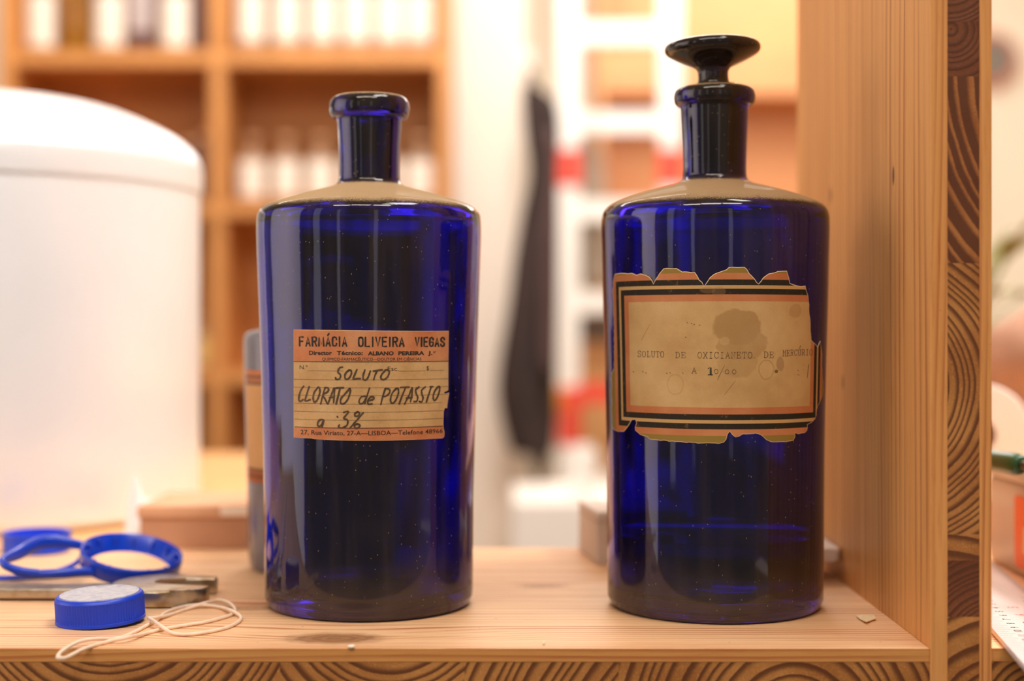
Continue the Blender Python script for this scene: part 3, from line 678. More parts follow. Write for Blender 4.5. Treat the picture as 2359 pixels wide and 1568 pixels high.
put_stroke(bm, [lab2(410, 535), lab2(340, 665)], 0.5, fn); put_stroke(bm, [lab2(1070, 980), lab2(985, 1090)], 0.5, fn); put_stroke(bm, [lab2(1640, 860), lab2(1630, 965)], 1.2, fn)
obj('typed_lettering', BR.wrap(bm, 0.00058), M['type'], pr)
bm = bmesh.new(); put_stroke(bm, [lab2(858, 884), lab2(874, 876), lab2(874, 934)], 2.6, fn, False); put_stroke(bm, [lab2(858, 934), lab2(890, 934)], 2.4, fn, False); put_stroke(bm, [lab2(882, 880), lab2(882, 930)], 1.6, fn, False)
obj('typed_numeral', BR.wrap(bm, 0.0006), M['ink'], pr)

# ------------------------------------------------------------------ small things on the shelf
def plastic(name, col, rough=0.35, trans=0.0): return plain(name, col, rough, var=0.06, scale=60, Transmission_Weight=trans)
M['bluecap'] = plastic('blue_plastic', srgb(10, 62, 212), 0.38)
M['blueclip'] = plastic('blue_glossy_plastic', srgb(14, 62, 196), 0.22)
def worn():
    t = NT('worn_white_cap_top'); co = t.coord(); n = t.noise(t.mapping(co, (1, 3, 1), rot=(0, 0, .4)), 260, 4, .7); n2 = t.noise(co, 90, 3)
    c = t.mix(t.step(n, .4, .75), srgb(205, 205, 215), srgb(150, 158, 185)); c = t.mix(t.math('MULTIPLY', t.step(n2, .55, .75), .5), c, srgb(120, 130, 170))
    return t.done(t.bsdf(c, 0.45, bump=n, bstr=.1))
M['worn'] = worn()
def cap_mesh(r, h, ribs=90):
    bm = bmesh.new(); seg = ribs*2
    prof = [(0, 0), (r-.0022, 0), (r-.0022, .0008)]
    rings = []
    spec = [(1.006, .0000, 0), (1.006, .0014, 0), (.992, .0016, 0), (1.0, .0022, 1), (1.0, h-.0024, 1), (.995, h-.0016, 0), (.975, h-.0006, 0), (.945, h, 0)]
    for k, (f, z, rib) in enumerate(spec):
        ring = []
        for i in range(seg):
            rr = r*f-(0.0005 if rib and i % 2 else 0)
            a = 2*PI*i/seg; ring.append(bm.verts.new((rr*math.cos(a), rr*math.sin(a), z)))
        rings.append(ring)
    for a, b in zip(rings, rings[1:]):
        for i in range(seg): j = (i+1) % seg; bm.faces.new((a[i], a[j], b[j], b[i]))
    inner = [[bm.verts.new((rr*math.cos(2*PI*i/seg), rr*math.sin(2*PI*i/seg), z)) for i in range(seg)] for rr, z in ((r*.90, 0), (r*.89, h-.0016))]
    for i in range(seg):
        j = (i+1) % seg; bm.faces.new((rings[0][j], rings[0][i], inner[0][i], inner[0][j])); bm.faces.new((inner[0][j], inner[0][i], inner[1][i], inner[1][j]))
    bm.faces.new(rings[-1]); bm.faces.new(inner[1][::-1])
    return bm
R_CAP, H_CAP = 0.0213, 0.0128
pc = PZ(246, 1422)
capt = thing('screw_cap', 'blue ribbed screw cap with worn white top, in front of the wrench head', 'cap', (pc.x, 0.7236, 0.0012), 'blue screw caps')
capt.rotation_euler = (math.radians(2.0), math.radians(-2.2), 0)
obj('cap_body', cap_mesh(R_CAP, H_CAP), M['bluecap'], capt, smooth=True, angle=35)
dk = obj('cap_disc', lathe([(0, H_CAP+.0001), (R_CAP*.84, H_CAP+.0001), (R_CAP*.86, H_CAP+.0005), (R_CAP*.885, H_CAP+.0005), (R_CAP*.89, H_CAP), (R_CAP*.87, H_CAP-.0002), (0, H_CAP-.0002)], 72), M['worn'], capt, smooth=True, angle=35)
dk['label'] = 'scuffed whitish disc on top'
cap2 = thing('screw_cap', 'blurred blue screw cap lying open side up behind the blue plastic clip', 'cap', ((85-CX)/F*.955, .955, H_CAP+.0002), 'blue screw caps')
cap2.rotation_euler = (PI, 0, 0)
obj('cap_body', cap_mesh(R_CAP, H_CAP, 60), M['bluecap'], cap2, smooth=True, angle=35)

# rubber band
path = [(133, 1509, 0), (139, 1512, 0), (155, 1510, 0), (194, 1491, 0), (246, 1475, 0), (292, 1465, 1), (337, 1455, 0), (372, 1446, 0), (431, 1436, 0), (479, 1428, 0), (531, 1413, 0), (542, 1402, 0), (531, 1387, 1), (505, 1379, 1), (470, 1386, 1), (434, 1398, 0), (389, 1413, 0), (355, 1420, 1), (343, 1420, 1.4), (353, 1426, 1.4), (379, 1444, 1), (398, 1455, 0), (431, 1458, 0), (479, 1452, 0), (525, 1441, 0), (551, 1427, 0), (554, 1416, 0), (534, 1403, 1), (502, 1394, 0), (460, 1390, 0.6), (421, 1394, 0), (382, 1407, 0), (362, 1424, 0), (340, 1436, 0), (304, 1455, 0), (269, 1467, 0), (220, 1468, 1), (181, 1475, 1), (146, 1494, 0.6)]
RB = 0.0009
rb_pts = [PZ(x, y+3, RB+k*0.0016) for x, y, k in path]
rbm = tube(rb_pts, RB, 8, True, 6)
rb = obj('rubber_band', rbm, plain('pale_rubber', srgb(248, 224, 202), 0.55, var=0.08, scale=200), smooth=True)
tag(rb, 'loose cream rubber band in a figure eight on the shelf front edge', 'rubber band')

# open-end wrench
def steel():
    t = NT('worn_steel'); co = t.coord(); n = t.noise(t.mapping(co, (0.3, 1, 1)), 300, 4, .7); n2 = t.noise(co, 70, 3)
    c = t.mix(t.step(n2, .45, .7), srgb(196, 186, 168), srgb(150, 128, 100)); c = t.mix(t.math('MULTIPLY', t.step(n, .6, .8), .6), c, srgb(92, 66, 44))
    return t.done(t.bsdf(c, t.math('MULTIPLY_ADD', n, .25, .2), 1.0, bump=n, bstr=.15, bdist=.0005))
hx, hy = -0.184, 0.7855
def hp(r, a): a = math.radians(a); return (hx+r*math.cos(a), hy+r*math.sin(a))
head = [hp(.0268, a) for a in (150, 138, 124, 110, 96, 82, 68, 54)]
head += [(-0.1615, 0.8045), (-0.1598, 0.8020), (-0.1600, 0.7965), (-0.176, 0.7970), (-0.185, 0.7968), (-0.1895, 0.7945), (-0.1925, 0.7890), (-0.1915, 0.7835), (-0.1880, 0.7795), (-0.183, 0.7775), (-0.174, 0.7765)]
head += [(-0.1590, 0.7758), (-0.1580, 0.7705), (-0.1600, 0.7660), (-0.1655, 0.7610)]
head += [hp(.0288, a) for a in (-60, -74, -88, -102, -116, -130, -144, -158, 180, 165)]
wrn = thing('wrench', 'worn steel open end wrench lying on the shelf behind the blue cap', 'wrench', (0, 0, 0))
M['steel'] = steel()
obj('jaw_head', prism(bmesh.new(), head, 0.0004, 0.0092, bev=0.0016), M['steel'], wrn, smooth=True, angle=40)
obj('handle', prism(bmesh.new(), [(-0.62, 0.7992), (-0.235, 0.7955), (-0.205, 0.7975), (-0.205, 0.7770), (-0.235, 0.7790), (-0.62, 0.7828)], 0.0012, 0.0066, bev=0.0012), M['steel'], wrn, smooth=True, angle=40)

# blue plastic clip: ribbed ring with two arms and a bow
clip = thing('plastic_clip', 'blue plastic clip with ribbed round ring and bent bow, lying behind the wrench', 'clip', (0, 0, 0))
RY = 0.836; rc = P(302, 1288, RY); RR = 0.0285
Mx = Matrix.Translation(rc) @ Matrix.Rotation(math.radians(11), 4, 'Y') @ Matrix.Rotation(math.radians(11), 4, 'X')
bm = lathe([(RR*.80, -.0046), (RR*.95, -.0050), (RR*.975, -.0042), (RR, .0034), (RR*.99, .0048), (RR*.965, .0052), (RR*.935, .0046), (RR*.83, -.0036)], 72, close=True)
bmesh.ops.transform(bm, matrix=Mx, verts=bm.verts[:])
rg = obj('ring', bm, M['blueclip'], clip, smooth=True, angle=50)
bm = bmesh.new()
for k in range(14):
    a = 2*PI*k/14
    box(bm, RR*.84, RR*.95, -.0004, .0004, -.0036, .0040, M=Mx @ Matrix.Rotation(a, 4, 'Z'))
obj('rib', bm, M['blueclip'], rg)
arm = [P(198, 1258, .850), P(160, 1251, .846), P(120, 1247, .842), P(85, 1252, .836), P(45, 1272, .822), P(10, 1288, .806), P(4, 1296, .800), P(20, 1306, .797), P(50, 1316, .797), P(88, 1321, .800)]
obj('bow', tube(arm, [.0016, .0021, .0026, .0028, .0026, .0018, .0015, .0015, .0017, .0018], 10, False, 6, 1.5), M['blueclip'], clip, smooth=True)
arm2 = [P(84, 1322, .800), P(140, 1320, .804), P(200, 1317, .812), P(262, 1319, .820), P(316, 1330, .826)]
ab = tube(arm2, [.0022, .0024, .0024, .0024, .0021], 10, False, 6, 1.1)
tube([P(140, 1316, .806), P(200, 1311, .815), P(250, 1310, .823), P(276, 1312, .828)], .0011, 8, False, 5, 1.0, ab)
obj('arm', ab, M['blueclip'], clip, smooth=True)
obj('strap', tube([P(193, 1278, .858), P(175, 1297, .85), P(145, 1311, .842), P(100, 1322, .838), P(40, 1330, .836), P(-60, 1332, .836)], [.0016, .0014, .0013, .0014, .0014, .0014], 8, False, 6, 1.2), M['blueclip'], clip, smooth=True)
obj('foot', tube([P(-40, 1330, .842), P(40, 1330, .842), P(110, 1325, .846), P(175, 1322, .85)], [.0013, .0014, .0018, .0013], 8, False, 6, 1.1), M['blueclip'], clip, smooth=True)

M['crumb'] = plain('white_crumb', srgb(246, 236, 216), .8, var=.03)
# paint flake
fl = bmesh.new(); pts = [(1972, 1419), (1990, 1416), (2012, 1417), (2018, 1424), (2008, 1429), (1996, 1433), (1982, 1427)]
vv = [fl.verts.new(PZ(x, y, 0.0006+0.0007*(i % 2))) for i, (x, y) in enumerate(pts)]; fl.faces.new(vv)
flo = obj('paint_flake', fl, plain('cream_flake', srgb(246, 222, 182), .7)); m_ = flo.modifiers.new('t', 'SOLIDIFY'); m_.thickness = .0004
tag(flo, 'small cream paint flake on the shelf by the upright panel', 'flake')
for i, (x, y, s_) in enumerate(((810, 1492, 9), (1253, 1484, 4))):
    b_ = bmesh.new(); c_ = PZ(x, y-4, 0.0009)
    bmesh.ops.create_icosphere(b_, subdivisions=2, radius=1.0)
    for v in b_.verts:
        v.co = Vector((v.co.x*s_*K*1.0, v.co.y*s_*K*1.2, v.co.z*.0009))*(1+.25*noise.noise(v.co*1.7))+c_
    o_ = obj('crumb', b_, M['crumb'], smooth=True)
    tag(o_, ['white crumb beside the knot on the shelf front edge', 'tiny pale crumb on the front edge between the two blue bottles'][i], 'crumb', 'crumbs on the shelf edge')

# ------------------------------------------------------------------ right of the upright
def ruler():
    Ydir = Vector((0.148, 1.0, 0)).normalized(); X_ = Vector((Ydir.y, -Ydir.x, 0)); o0 = Vector((0.2264, 0.70, 0.0002))
    Mr = Matrix(((X_.x, Ydir.x, 0, o0.x), (X_.y, Ydir.y, 0, o0.y), (0, 0, 1, o0.z), (0, 0, 0, 1)))
    t = thing('ruler', 'white flat ruler lying on the shelf right of the upright panel', 'ruler', (0, 0, 0))
    b = BOX(0, .036, -.12, .20, 0.0, .0030, bev=.0005); bmesh.ops.transform(b, matrix=Mr, verts=b.verts[:])
    r = obj('ruler_body', b, plain('white_ruler', srgb(214, 206, 206), .35, var=.04), t)
    b = bmesh.new(); zt = .00305
    def q(x0, x1, y0, y1):
        b.faces.new([b.verts.new((x, y, zt)) for x, y in ((x0, y0), (x1, y0), (x1, y1), (x0, y1))])
    for i in range(-118, 199):
        ln = .0075 if i % 10 == 0 else (.0055 if i % 5 == 0 else .0035)
        q(.036-ln*.8, .0355, i*.001-.00009, i*.001+.00009)
    bmesh.ops.transform(b, matrix=Mr, verts=b.verts[:]); obj('tick_marks', b, M['ink'], r); b = bmesh.new()
    for i in range(-115, 199, 5):
        q(.0006, .0006+(.0075 if i % 10 == 0 else .0055), i*.001-.0001, i*.001+.0001)
    bmesh.ops.transform(b, matrix=Mr, verts=b.verts[:]); obj('tick_marks', b, M['ink'], r)
    def digits(name, items, mat):
        b = bmesh.new()
        for s_, x, y, h in items:
            me = font_mesh(s_, .01); n0 = set(b.verts); b.from_mesh(me); nv = set(b.verts)-n0
            for v in nv: v.co = Vector((x-v.co.y*h, y+v.co.x*h, zt))
            bpy.data.meshes.remove(me)
        bmesh.ops.transform(b, matrix=Mr, verts=b.verts[:]); obj(name, b, mat, r)
    digits('numbers', [(str(k), .0125, -.005+(9-k)*.010-.0012, .0055) for k in range(1, 20)]+[(str(k), .0310, -.004+(9-k)*.010, .0045) for k in range(1, 18)], M['ink'])
    digits('red_numbers', [(str(k), .0220, .006+(7-k)*.02, .0075) for k in (5, 6, 7, 8)], plain('red_ink', srgb(206, 92, 70), .6))
ruler()

def frosted(name, col):
    t = NT(name); co = t.coord(); g = t.bsdf(col, .35, Transmission_Weight=0.25, IOR=1.2)
    return t.done(g)
sbx = thing('storage_box', 'translucent plastic storage box with orange label, right of the upright panel', 'box', (0.2925, .80, 0.0003), rz=math.radians(-2))
M['frost'] = frosted('cloudy_plastic', srgb(222, 210, 204))
bm = BOX(0, .16, -.09, .12, 0, .054, bev=.004)
for f in list(bm.faces):
    if f.normal.z > .9 and f.calc_area() > .01: bmesh.ops.delete(bm, geom=[f], context='FACES')
bo = obj('tub', bm, M['frost'], sbx, smooth=True, angle=40); m_ = bo.modifiers.new('wall', 'SOLIDIFY'); m_.thickness = .0018
obj('lid', BOX(-.003, .163, -.093, .123, .054, .0625, bev=.0025), M['frost'], sbx, smooth=True, angle=40)
lb = bmesh.new(); pts = []
for cx_, cy_, a0 in ((-.027, .0095, 180), (.025, .0095, 270), (.025, .043, 0), (-.027, .043, 90)):
    pts += [(cx_+.004*math.cos(math.radians(a0+k*18)), cy_+.004*math.sin(math.radians(a0+k*18))) for k in range(6)]
vv = [lb.verts.new((-.0006, -y_+.032, z_)) for y_, z_ in pts]; lb.faces.new(vv)
lo_ = obj('label_sticker', lb, plain('orange_sticker', srgb(226, 112, 70), .5, var=.05), sbx); lo_.modifiers.new('t', 'SOLIDIFY').thickness = .0003
lo_['label'] = 'orange rounded sticker on the side'
lb = bmesh.new(); vv = [lb.verts.new((-.0011, y_, z_)) for y_, z_ in ((.046, .030), (.034, .031), (.032, .022), (.036, .014), (.047, .015))]; lb.faces.new(vv)
obj('sticker_patch', lb, M['torn'], lo_)

# screwdriver resting on the box lid
a = P(2225, 966, .86); b = P(2354, 1017, .80)
a.z = b.z = .0632+.0068
axis = (b-a); Ln = axis.length; rotm = axis.to_track_quat('Z', 'Y').to_matrix().to_4x4()
sd = thing('screwdriver', 'dark green screwdriver handle lying on the plastic storage box', 'screwdriver', a)
hb = lathe(smooth_prof([(0, 0), (.0045, 0), (.0062, .002), (.0066, .01), (.0060, Ln*.55), (.0062, Ln*.85), (.0052, Ln*.97), (.0030, Ln), (0, Ln)], 3), 24)
bmesh.ops.transform(hb, matrix=rotm, verts=hb.verts[:]); obj('handle', hb, plain('green_plastic', srgb(26, 78, 46), .3), sd, smooth=True)
sh = lathe([(0, Ln-.004), (.0026, Ln-.004), (.0024, Ln+.05), (.0012, Ln+.056), (0, Ln+.056)], 16)
bmesh.ops.transform(sh, matrix=rotm, verts=sh.verts[:]); s_o = obj('blade', sh, plain('steel_shaft', srgb(180, 160, 140), .3, 1.0), sd, smooth=True); s_o['label'] = 'metal blade'

# side table beyond the shelf on the right
M['tablewood'] = plain('pale_table_wood', srgb(222, 170, 112), .5, var=.1, scale=12)
def table(name, label, x0, x1, y0, y1, top):
    t = thing(name, label, 'table', (0, 0, 0))
    obj('tabletop', BOX(x0, x1, y0, y1, top-.03, top, bev=.002), M['tablewood'], t)
    for a_, b_ in ((x0+.01, y0+.01), (x1-.05, y0+.01), (x0+.01, y1-.05), (x1-.05, y1-.05)):
        obj('leg', BOX(a_, a_+.04, b_, b_+.04, -.95, top-.03), M['tablewood'], t)
table('side_table', 'wooden side table beyond the shelf on the right, mostly hidden by the upright', .24, 1.3, .985, 2.0, .032)
rl = thing('paper_roll', 'white round roll standing on edge beyond the green screwdriver', 'roll', (.334, 1.10, .032+.0367))
def tubey(r0, r1, h):
    b = lathe([(r0, -h), (r1-.001, -h), (r1, -h+.001), (r1, h-.001), (r1-.001, h), (r0, h)], 64, close=True)
    bmesh.ops.rotate(b, verts=b.verts[:], cent=(0, 0, 0), matrix=Matrix.Rotation(PI/2, 3, 'X')); return b
obj('paper', tubey(.0105, .0365, .05), plain('white_paper', srgb(246, 242, 238), .8, var=.02), rl, smooth=True, angle=40)
obj('paper_core', tubey(.0092, .0104, .0505), plain('card_core', srgb(170, 130, 95), .8), rl, smooth=True, angle=40)
bn = bmesh.new(); bmesh.ops.create_icosphere(bn, subdivisions=4, radius=1.0)
for v in bn.verts:
    k = 1+.16*noise.noise(v.co*1.6)+.05*noise.noise(v.co*5)
    v.co = Vector((v.co.x*.12*k, v.co.y*.11*k, max(v.co.z*.085*k, -.066)))
bo_ = obj('cloth_bundle', bn, plain('dusty_pink_brown_cloth', srgb(176, 132, 108), .9, var=.25, scale=14), smooth=True, loc=(.60, 1.52, .0985))
tag(bo_, 'crumpled brownish pink cloth bundle behind the white roll at the right edge', 'cloth')
pp = thing('potted_plant', 'blurred olive green plant behind the upright, against the cream wall', 'plant', (.535, 1.76, .0323))
obj('pot', lathe([(0, 0), (.035, 0), (.046, .085), (.049, .09), (.043, .09), (.04, .075), (0, .075)], 40), plain('clay_pot', srgb(190, 120, 80), .8), pp, smooth=True, angle=40)
lf = bmesh.new(); sm = bmesh.new()
for k in range(26):
    a = k*2.4; ln = random.uniform(.10, .16); up_ = random.uniform(.35, 1.25)
    d = Vector((math.cos(a)*math.cos(up_), math.sin(a)*math.cos(up_), math.sin(up_)))
    base = Vector((0, 0, .075)); tip = base+d*ln
    tube([base, base+d*ln*.5+Vector((0, 0, .01)), tip], .0012, 5, False, 3, 1.0, sm)
    side = d.cross(Vector((0, 0, 1))).normalized(); L_ = random.uniform(.05, .075); W_ = .016
    prev = None
    for i in range(7):
        t_ = i/6; wv = W_*math.sin(PI*min(max(t_, .02), .98))**.8
        c_ = tip+d*L_*t_-Vector((0, 0, .03*t_*t_))
        row = [lf.verts.new(c_+side*wv), lf.verts.new(c_-Vector((0, 0, .003))), lf.verts.new(c_-side*wv)]
        if prev:
            for q in range(2): lf.faces.new((prev[q], prev[q+1], row[q+1], row[q]))
        prev = row
obj('foliage', lf, plain('olive_leaf', srgb(128, 122, 52), .5, var=.2), pp, smooth=True)
obj('stem', sm, plain('green_stem', srgb(120, 120, 60), .6), pp, smooth=True)
rp = P(2280, 140, 5.59)
dsc = thing('round_plaque', 'grey round plaque with reddish rim high on the cream back wall', 'plaque', rp)
def facing(b): bmesh.ops.rotate(b, verts=b.verts[:], cent=(0, 0, 0), matrix=Matrix.Rotation(PI/2, 3, 'X')); return b
obj('face', facing(lathe([(0, 0.0), (.085, 0.0), (.085, .03), (0, .034)], 48)), plain('grey_face', srgb(132, 120, 110), .6), dsc)
obj('rim', facing(lathe([(.085, 0), (.103, 0), (.105, .02), (.098, .036), (.085, .036)], 48, close=True)), plain('red_rim', srgb(226, 130, 100), .5), dsc, smooth=True, angle=40)

# ------------------------------------------------------------------ behind the bottles on the shelf
table('workbench', 'pale wooden bench standing behind the shelf on the left under the metal drum', -1.25, -.085, .976, 1.75, -.0004)
# third bottle
W3 = [(.0440, .003), (.0455, .012), (.0462, .06), (.0475, .11), (.048, .135)]
x3 = -.1140; B3 = Bottle(x3, .895, W3)
b3 = thing('glass_bottle', 'blurred dark glass bottle with banded tan label, half hidden behind the open blue bottle', 'bottle', (x3, .895, .0002), 'cobalt blue pharmacy bottles')
o3 = smooth_prof([(0, .002), (.036, .0015), (.040, 0), (.0435, .001), (.0452, .008), (.0458, .02), (.0462, .06), (.0475, .11), (.048, .134), (.0475, .139), (.0455, .142), (.040, .144), (.022, .149), (.0135, .153), (.0128, .165), (.0135, .180), (.0165, .1815), (.017, .185), (.0155, .1875), (.0125, .188)], 4)
i3 = smooth_prof([(.0105, .187), (.010, .160), (.0115, .150), (.03, .1425), (.042, .138), (.0445, .132), (.0435, .10), (.042, .05), (.0415, .014), (.038, .008), (0, .008)], 4)
M['glass3'] = plain('grey_glass', srgb(126, 120, 128), .15, var=.25, scale=25, Transmission_Weight=.35)  # semi-opaque grey glass, tone varying at random
obj('glass_body', lathe(shell(o3, i3), 96), M['glass3'], b3, smooth=True)
bm = bmesh.new()
uvl = bm.loops.layers.uv.new('UVMap')
zt3, zb3 = ZE-(855-HY)*.85/F, ZE-(1118-HY)*.85/F
N3 = 40; g3 = [[bm.verts.new((-1.15+2.0*i/N3, zb3+(zt3-zb3)*j/6, 0)) for i in range(N3+1)] for j in range(7)]
for j in range(6):
    for i in range(N3):
        f = bm.faces.new((g3[j][i], g3[j][i+1], g3[j+1][i+1], g3[j+1][i]))
for f in bm.faces:
    for l in f.loops: l[uvl].uv = ((l.vert.co.x+1.15)/2.0, (l.vert.co.y-zb3)/(zt3-zb3))
for v in bm.verts: v.co = B3.co(v.co.x, v.co.y, .0005)
outward(bm)
def banded():
    t = NT('banded_label'); v = t.sep(t.coord('UV'))[1]; co = t.coord()
    dk, og, tn = srgb(70, 52, 34), srgb(196, 110, 60), srgb(212, 160, 100)
    c = t.ramp(v, [(0, og), (.045, dk), (.07, og), (.10, dk), (.125, tn), (.87, dk), (.895, og), (.925, dk), (.95, og)], 'CONSTANT')
    c = t.mix(t.math('MULTIPLY', t.noise(co, 60, 4), .3), c, srgb(160, 110, 66))
    return t.done(t.bsdf(c, .75))
l3 = paper(obj('label', bm, [banded(), M['torn']], b3, smooth=True)); l3['label'] = 'tan label with dark and orange lines'

# cardboard box
cb = thing('cardboard_box', 'low brown cardboard box at the back of the shelf beside the metal drum', 'box', (0, 0, 0))
x0b, x1b = (322-CX)/F*.965, -.075
card = plain('brown_card', srgb(184, 136, 104), .8, var=.08, scale=40)
obj('box_body', BOX(x0b, x1b-.095+.02, .965, 1.05, .0001, .0235, bev=.0006), card, cb)
obj('box_lid', BOX(x0b-.0016, x1b-.095+.0216, .9634, 1.0516, .0205, .0285, bev=.0012), plain('light_card', srgb(206, 156, 120), .75, var=.06, scale=40), cb)
ls = obj('sticker', BOX((508-CX)/F*.963, (585-CX)/F*.963, .9630, .9634, .0222, .0280), plain('white_sticker', srgb(244, 226, 206), .7), cb); ls['label'] = 'white paper sticker'
# folded white paper
fp = bmesh.new()
q = [Vector((-.2645, 1.005, 0.0002)), Vector((-.2500, .992, 0.0002)), Vector((-.2518, 1.004, .0300)), Vector((-.2580, 1.012, .0455)), Vector((-.2625, 1.012, .0300))]
vv = [fp.verts.new(p) for p in q]; fp.faces.new(vv)
vb = [fp.verts.new(p) for p in (Vector((-.2460, 1.028, .0002)), Vector((-.2450, 1.025, .0250)))]
fp.faces.new((vv[1], vb[0], vb[1], vv[2]))
fpo = obj('folded_paper', fp, plain('bright_paper', srgb(250, 248, 246), .8, var=.01)); fpo.modifiers.new('t', 'SOLIDIFY').thickness = .0003
tag(fpo, 'small folded white paper standing between the drum and the brown box', 'paper')

# metal drum with domed lid
def brushed():
    t = NT('brushed_aluminium'); co = t.coord(); n = t.noise(t.mapping(co, (1, 1, 1)), 5, 2, .6)
    tg = t.n('ShaderNodeTangent'); tg.direction_type = 'RADIAL'; tg.axis = 'Z'
    return t.done(t.bsdf(t.ramp(n, [(.3, srgb(240, 241, 244)), (.7, srgb(248, 249, 252))]), .34, .42, Anisotropic=0.8, Tangent=tg.outputs[0]))
M['alu'] = brushed()
dY = 1.175; dR = .1635; dX = (-22-CX)/F*dY
drum = thing('metal_drum', 'large shiny pale metal drum with domed lid at the left edge', 'drum', (dX, dY, 0))
zc = ZE-(400-HY)*dY/F
obj('drum_body', lathe([(0, .0002), (dR-.008, .0002), (dR-.003, .0015), (dR-.0008, .004), (dR, .008), (dR, zc-.012), (dR-.002, zc-.011), (0, zc-.011)], 128), M['alu'], drum, smooth=True, angle=40)
lidp = smooth_prof([(dR+.0015, zc-.014), (dR+.002, zc), (dR+.0005, zc+.010), (dR-.006, zc+.020), (dR-.022, zc+.032), (dR-.06, zc+.049), (dR-.10, zc+.058), (dR-.13, zc+.0615), (.0, zc+.063)], 5)
obj('drum_lid', lathe([(0, zc-.0105), (dR+.0004, zc-.0105), (dR+.0004, zc-.014)]+lidp, 128), M['alu'], drum, smooth=True, angle=50)

# carton and tray behind the stoppered bottle
A = Vector((.0519, .902, 0)); dv = Vector((-.0118, .099, 0)); du = Vector((.0550, .0065, 0))
cart = thing('carton', 'small greyish white carton partly behind the stoppered blue bottle', 'carton', A)
Mc = Matrix(((du.x/du.length, dv.x/dv.length, 0, 0), (du.y/du.length, dv.y/dv.length, 0, 0), (0, 0, 1, 0), (0, 0, 0, 1)))
b = BOX(0, .055, 0, .068, .0002, .0318, bev=.0008); bmesh.ops.transform(b, matrix=Mc, verts=b.verts[:])
obj('carton_body', b, plain('white_carton', srgb(226, 210, 200), .6, var=.04), cart)
b = BOX(-.0003, .0553, -.0004, .0682, .0255, .0260); bmesh.ops.transform(b, matrix=Mc, verts=b.verts[:])
obj('lid_seam', b, plain('seam_brown', srgb(180, 140, 110), .7), cart)
b = BOX(.006, .009, -.0006, -.0002, .012, .0316); bmesh.ops.transform(b, matrix=Mc, verts=b.verts[:])
obj('tape', b, plain('yellowed_tape', srgb(214, 184, 140), .5), cart)
tr = thing('tray', 'shallow white plastic tray against the upright, behind the stoppered bottle', 'tray', (0, 0, 0))
def rrect(x0, x1, y0, y1, r, n=5):
    o_ = []
    for cx_, cy_, a0 in ((x1-r, y0+r, -90), (x1-r, y1-r, 0), (x0+r, y1-r, 90), (x0+r, y0+r, 180)):
        o_ += [(cx_+r*math.cos(math.radians(a0+90*k/n)), cy_+r*math.sin(math.radians(a0+90*k/n))) for k in range(n+1)]
    return o_
b = bmesh.new(); prism(b, rrect(.1080, .1866, .838, .895, .004), .0118, .0190, bev=.0012)
M['tray'] = plain('white_plastic', srgb(244, 236, 236), .45, var=.03)
obj('tray_body', b, M['tray'], tr, smooth=True, angle=40)
for a_, b_ in ((.114, .868), (.150, .880)): obj('foot', lathe([(0, .0002), (.006, .0002), (.0055, .0118), (0, .0118)], 24, cx=a_, cy=b_), M['tray'], tr, smooth=True, angle=40)

# ------------------------------------------------------------------ cabinet of medicine bottles
CY, CD = 3.2, .23
M['cab'] = plain('orange_pine', srgb(204, 140, 78), .5, var=.12, scale=7)
cab = thing('display_cabinet', 'tall open pine cabinet holding rows of medicine bottles, behind the drum', 'cabinet', (0, 0, 0))
def cx_(x): return (x-CX)/F*CY
def cz_(y): return ZE-(y-HY)/F*CY
ctop = 1.35
for a_, b_ in ((0, 30), (484, 517), (1008, 1036)):
    obj('side_panel', BOX(cx_(a_), cx_(b_), CY, CY+CD, -.95, ctop, bev=.001), M['cab'], cab)
bays = ((30, 484), (517, 1008))
zs_ = (cz_(115), cz_(464), cz_(852))
for a_, b_ in bays:
    obj('back_panel', BOX(cx_(a_), cx_(b_), CY+CD-.012, CY+CD, -.95, ctop), M['cab'], cab)
    for z_ in zs_+(1.08,): obj('shelf_board', BOX(cx_(a_), cx_(b_), CY+.002, CY+CD-.012, z_-.031, z_), M['cab'], cab)
    obj('top_panel', BOX(cx_(a_), cx_(b_), CY, CY+CD-.012, ctop-.03, ctop), M['cab'], cab)
    obj('bottom_panel', BOX(cx_(a_), cx_(b_), CY, CY+CD-.012, -.90, -.87), M['cab'], cab)
def cglass(name, col, rough=.05):
    t = NT(name); return t.done(t.bsdf(col, rough, Transmission_Weight=.75, IOR=1.3))
M['clear'] = cglass('peach_clear_glass', srgb(255, 214, 176)); M['amber'] = cglass('amber_glass', srgb(220, 160, 60)); M['violet'] = plain('dark_violet_glass', srgb(92, 58, 56), .2)
M['wl'] = plain('white_bottle_label', srgb(236, 226, 214), .7, var=.02); M['gl'] = plain('grey_bottle_label', srgb(178, 164, 164), .7, var=.1); M['yl'] = plain('yellowish_label', srgb(232, 196, 120), .7, var=.1)
M['stopp'] = plain('frosted_stopper', srgb(226, 172, 128), .4)
def med_mesh(r, h, kind):
    sp = smooth_prof([(0, 0), (r*.85, 0), (r*.98, .004), (r, .012), (r, h*.60), (r*.93, h*.68), (r*.55, h*.75), (r*.38, h*.79), (r*.36, h*.88), (r*.48, h*.89), (r*.48, h*.92), (0, h*.92)], 3)
    return lathe(sp, 32)
protos = {}
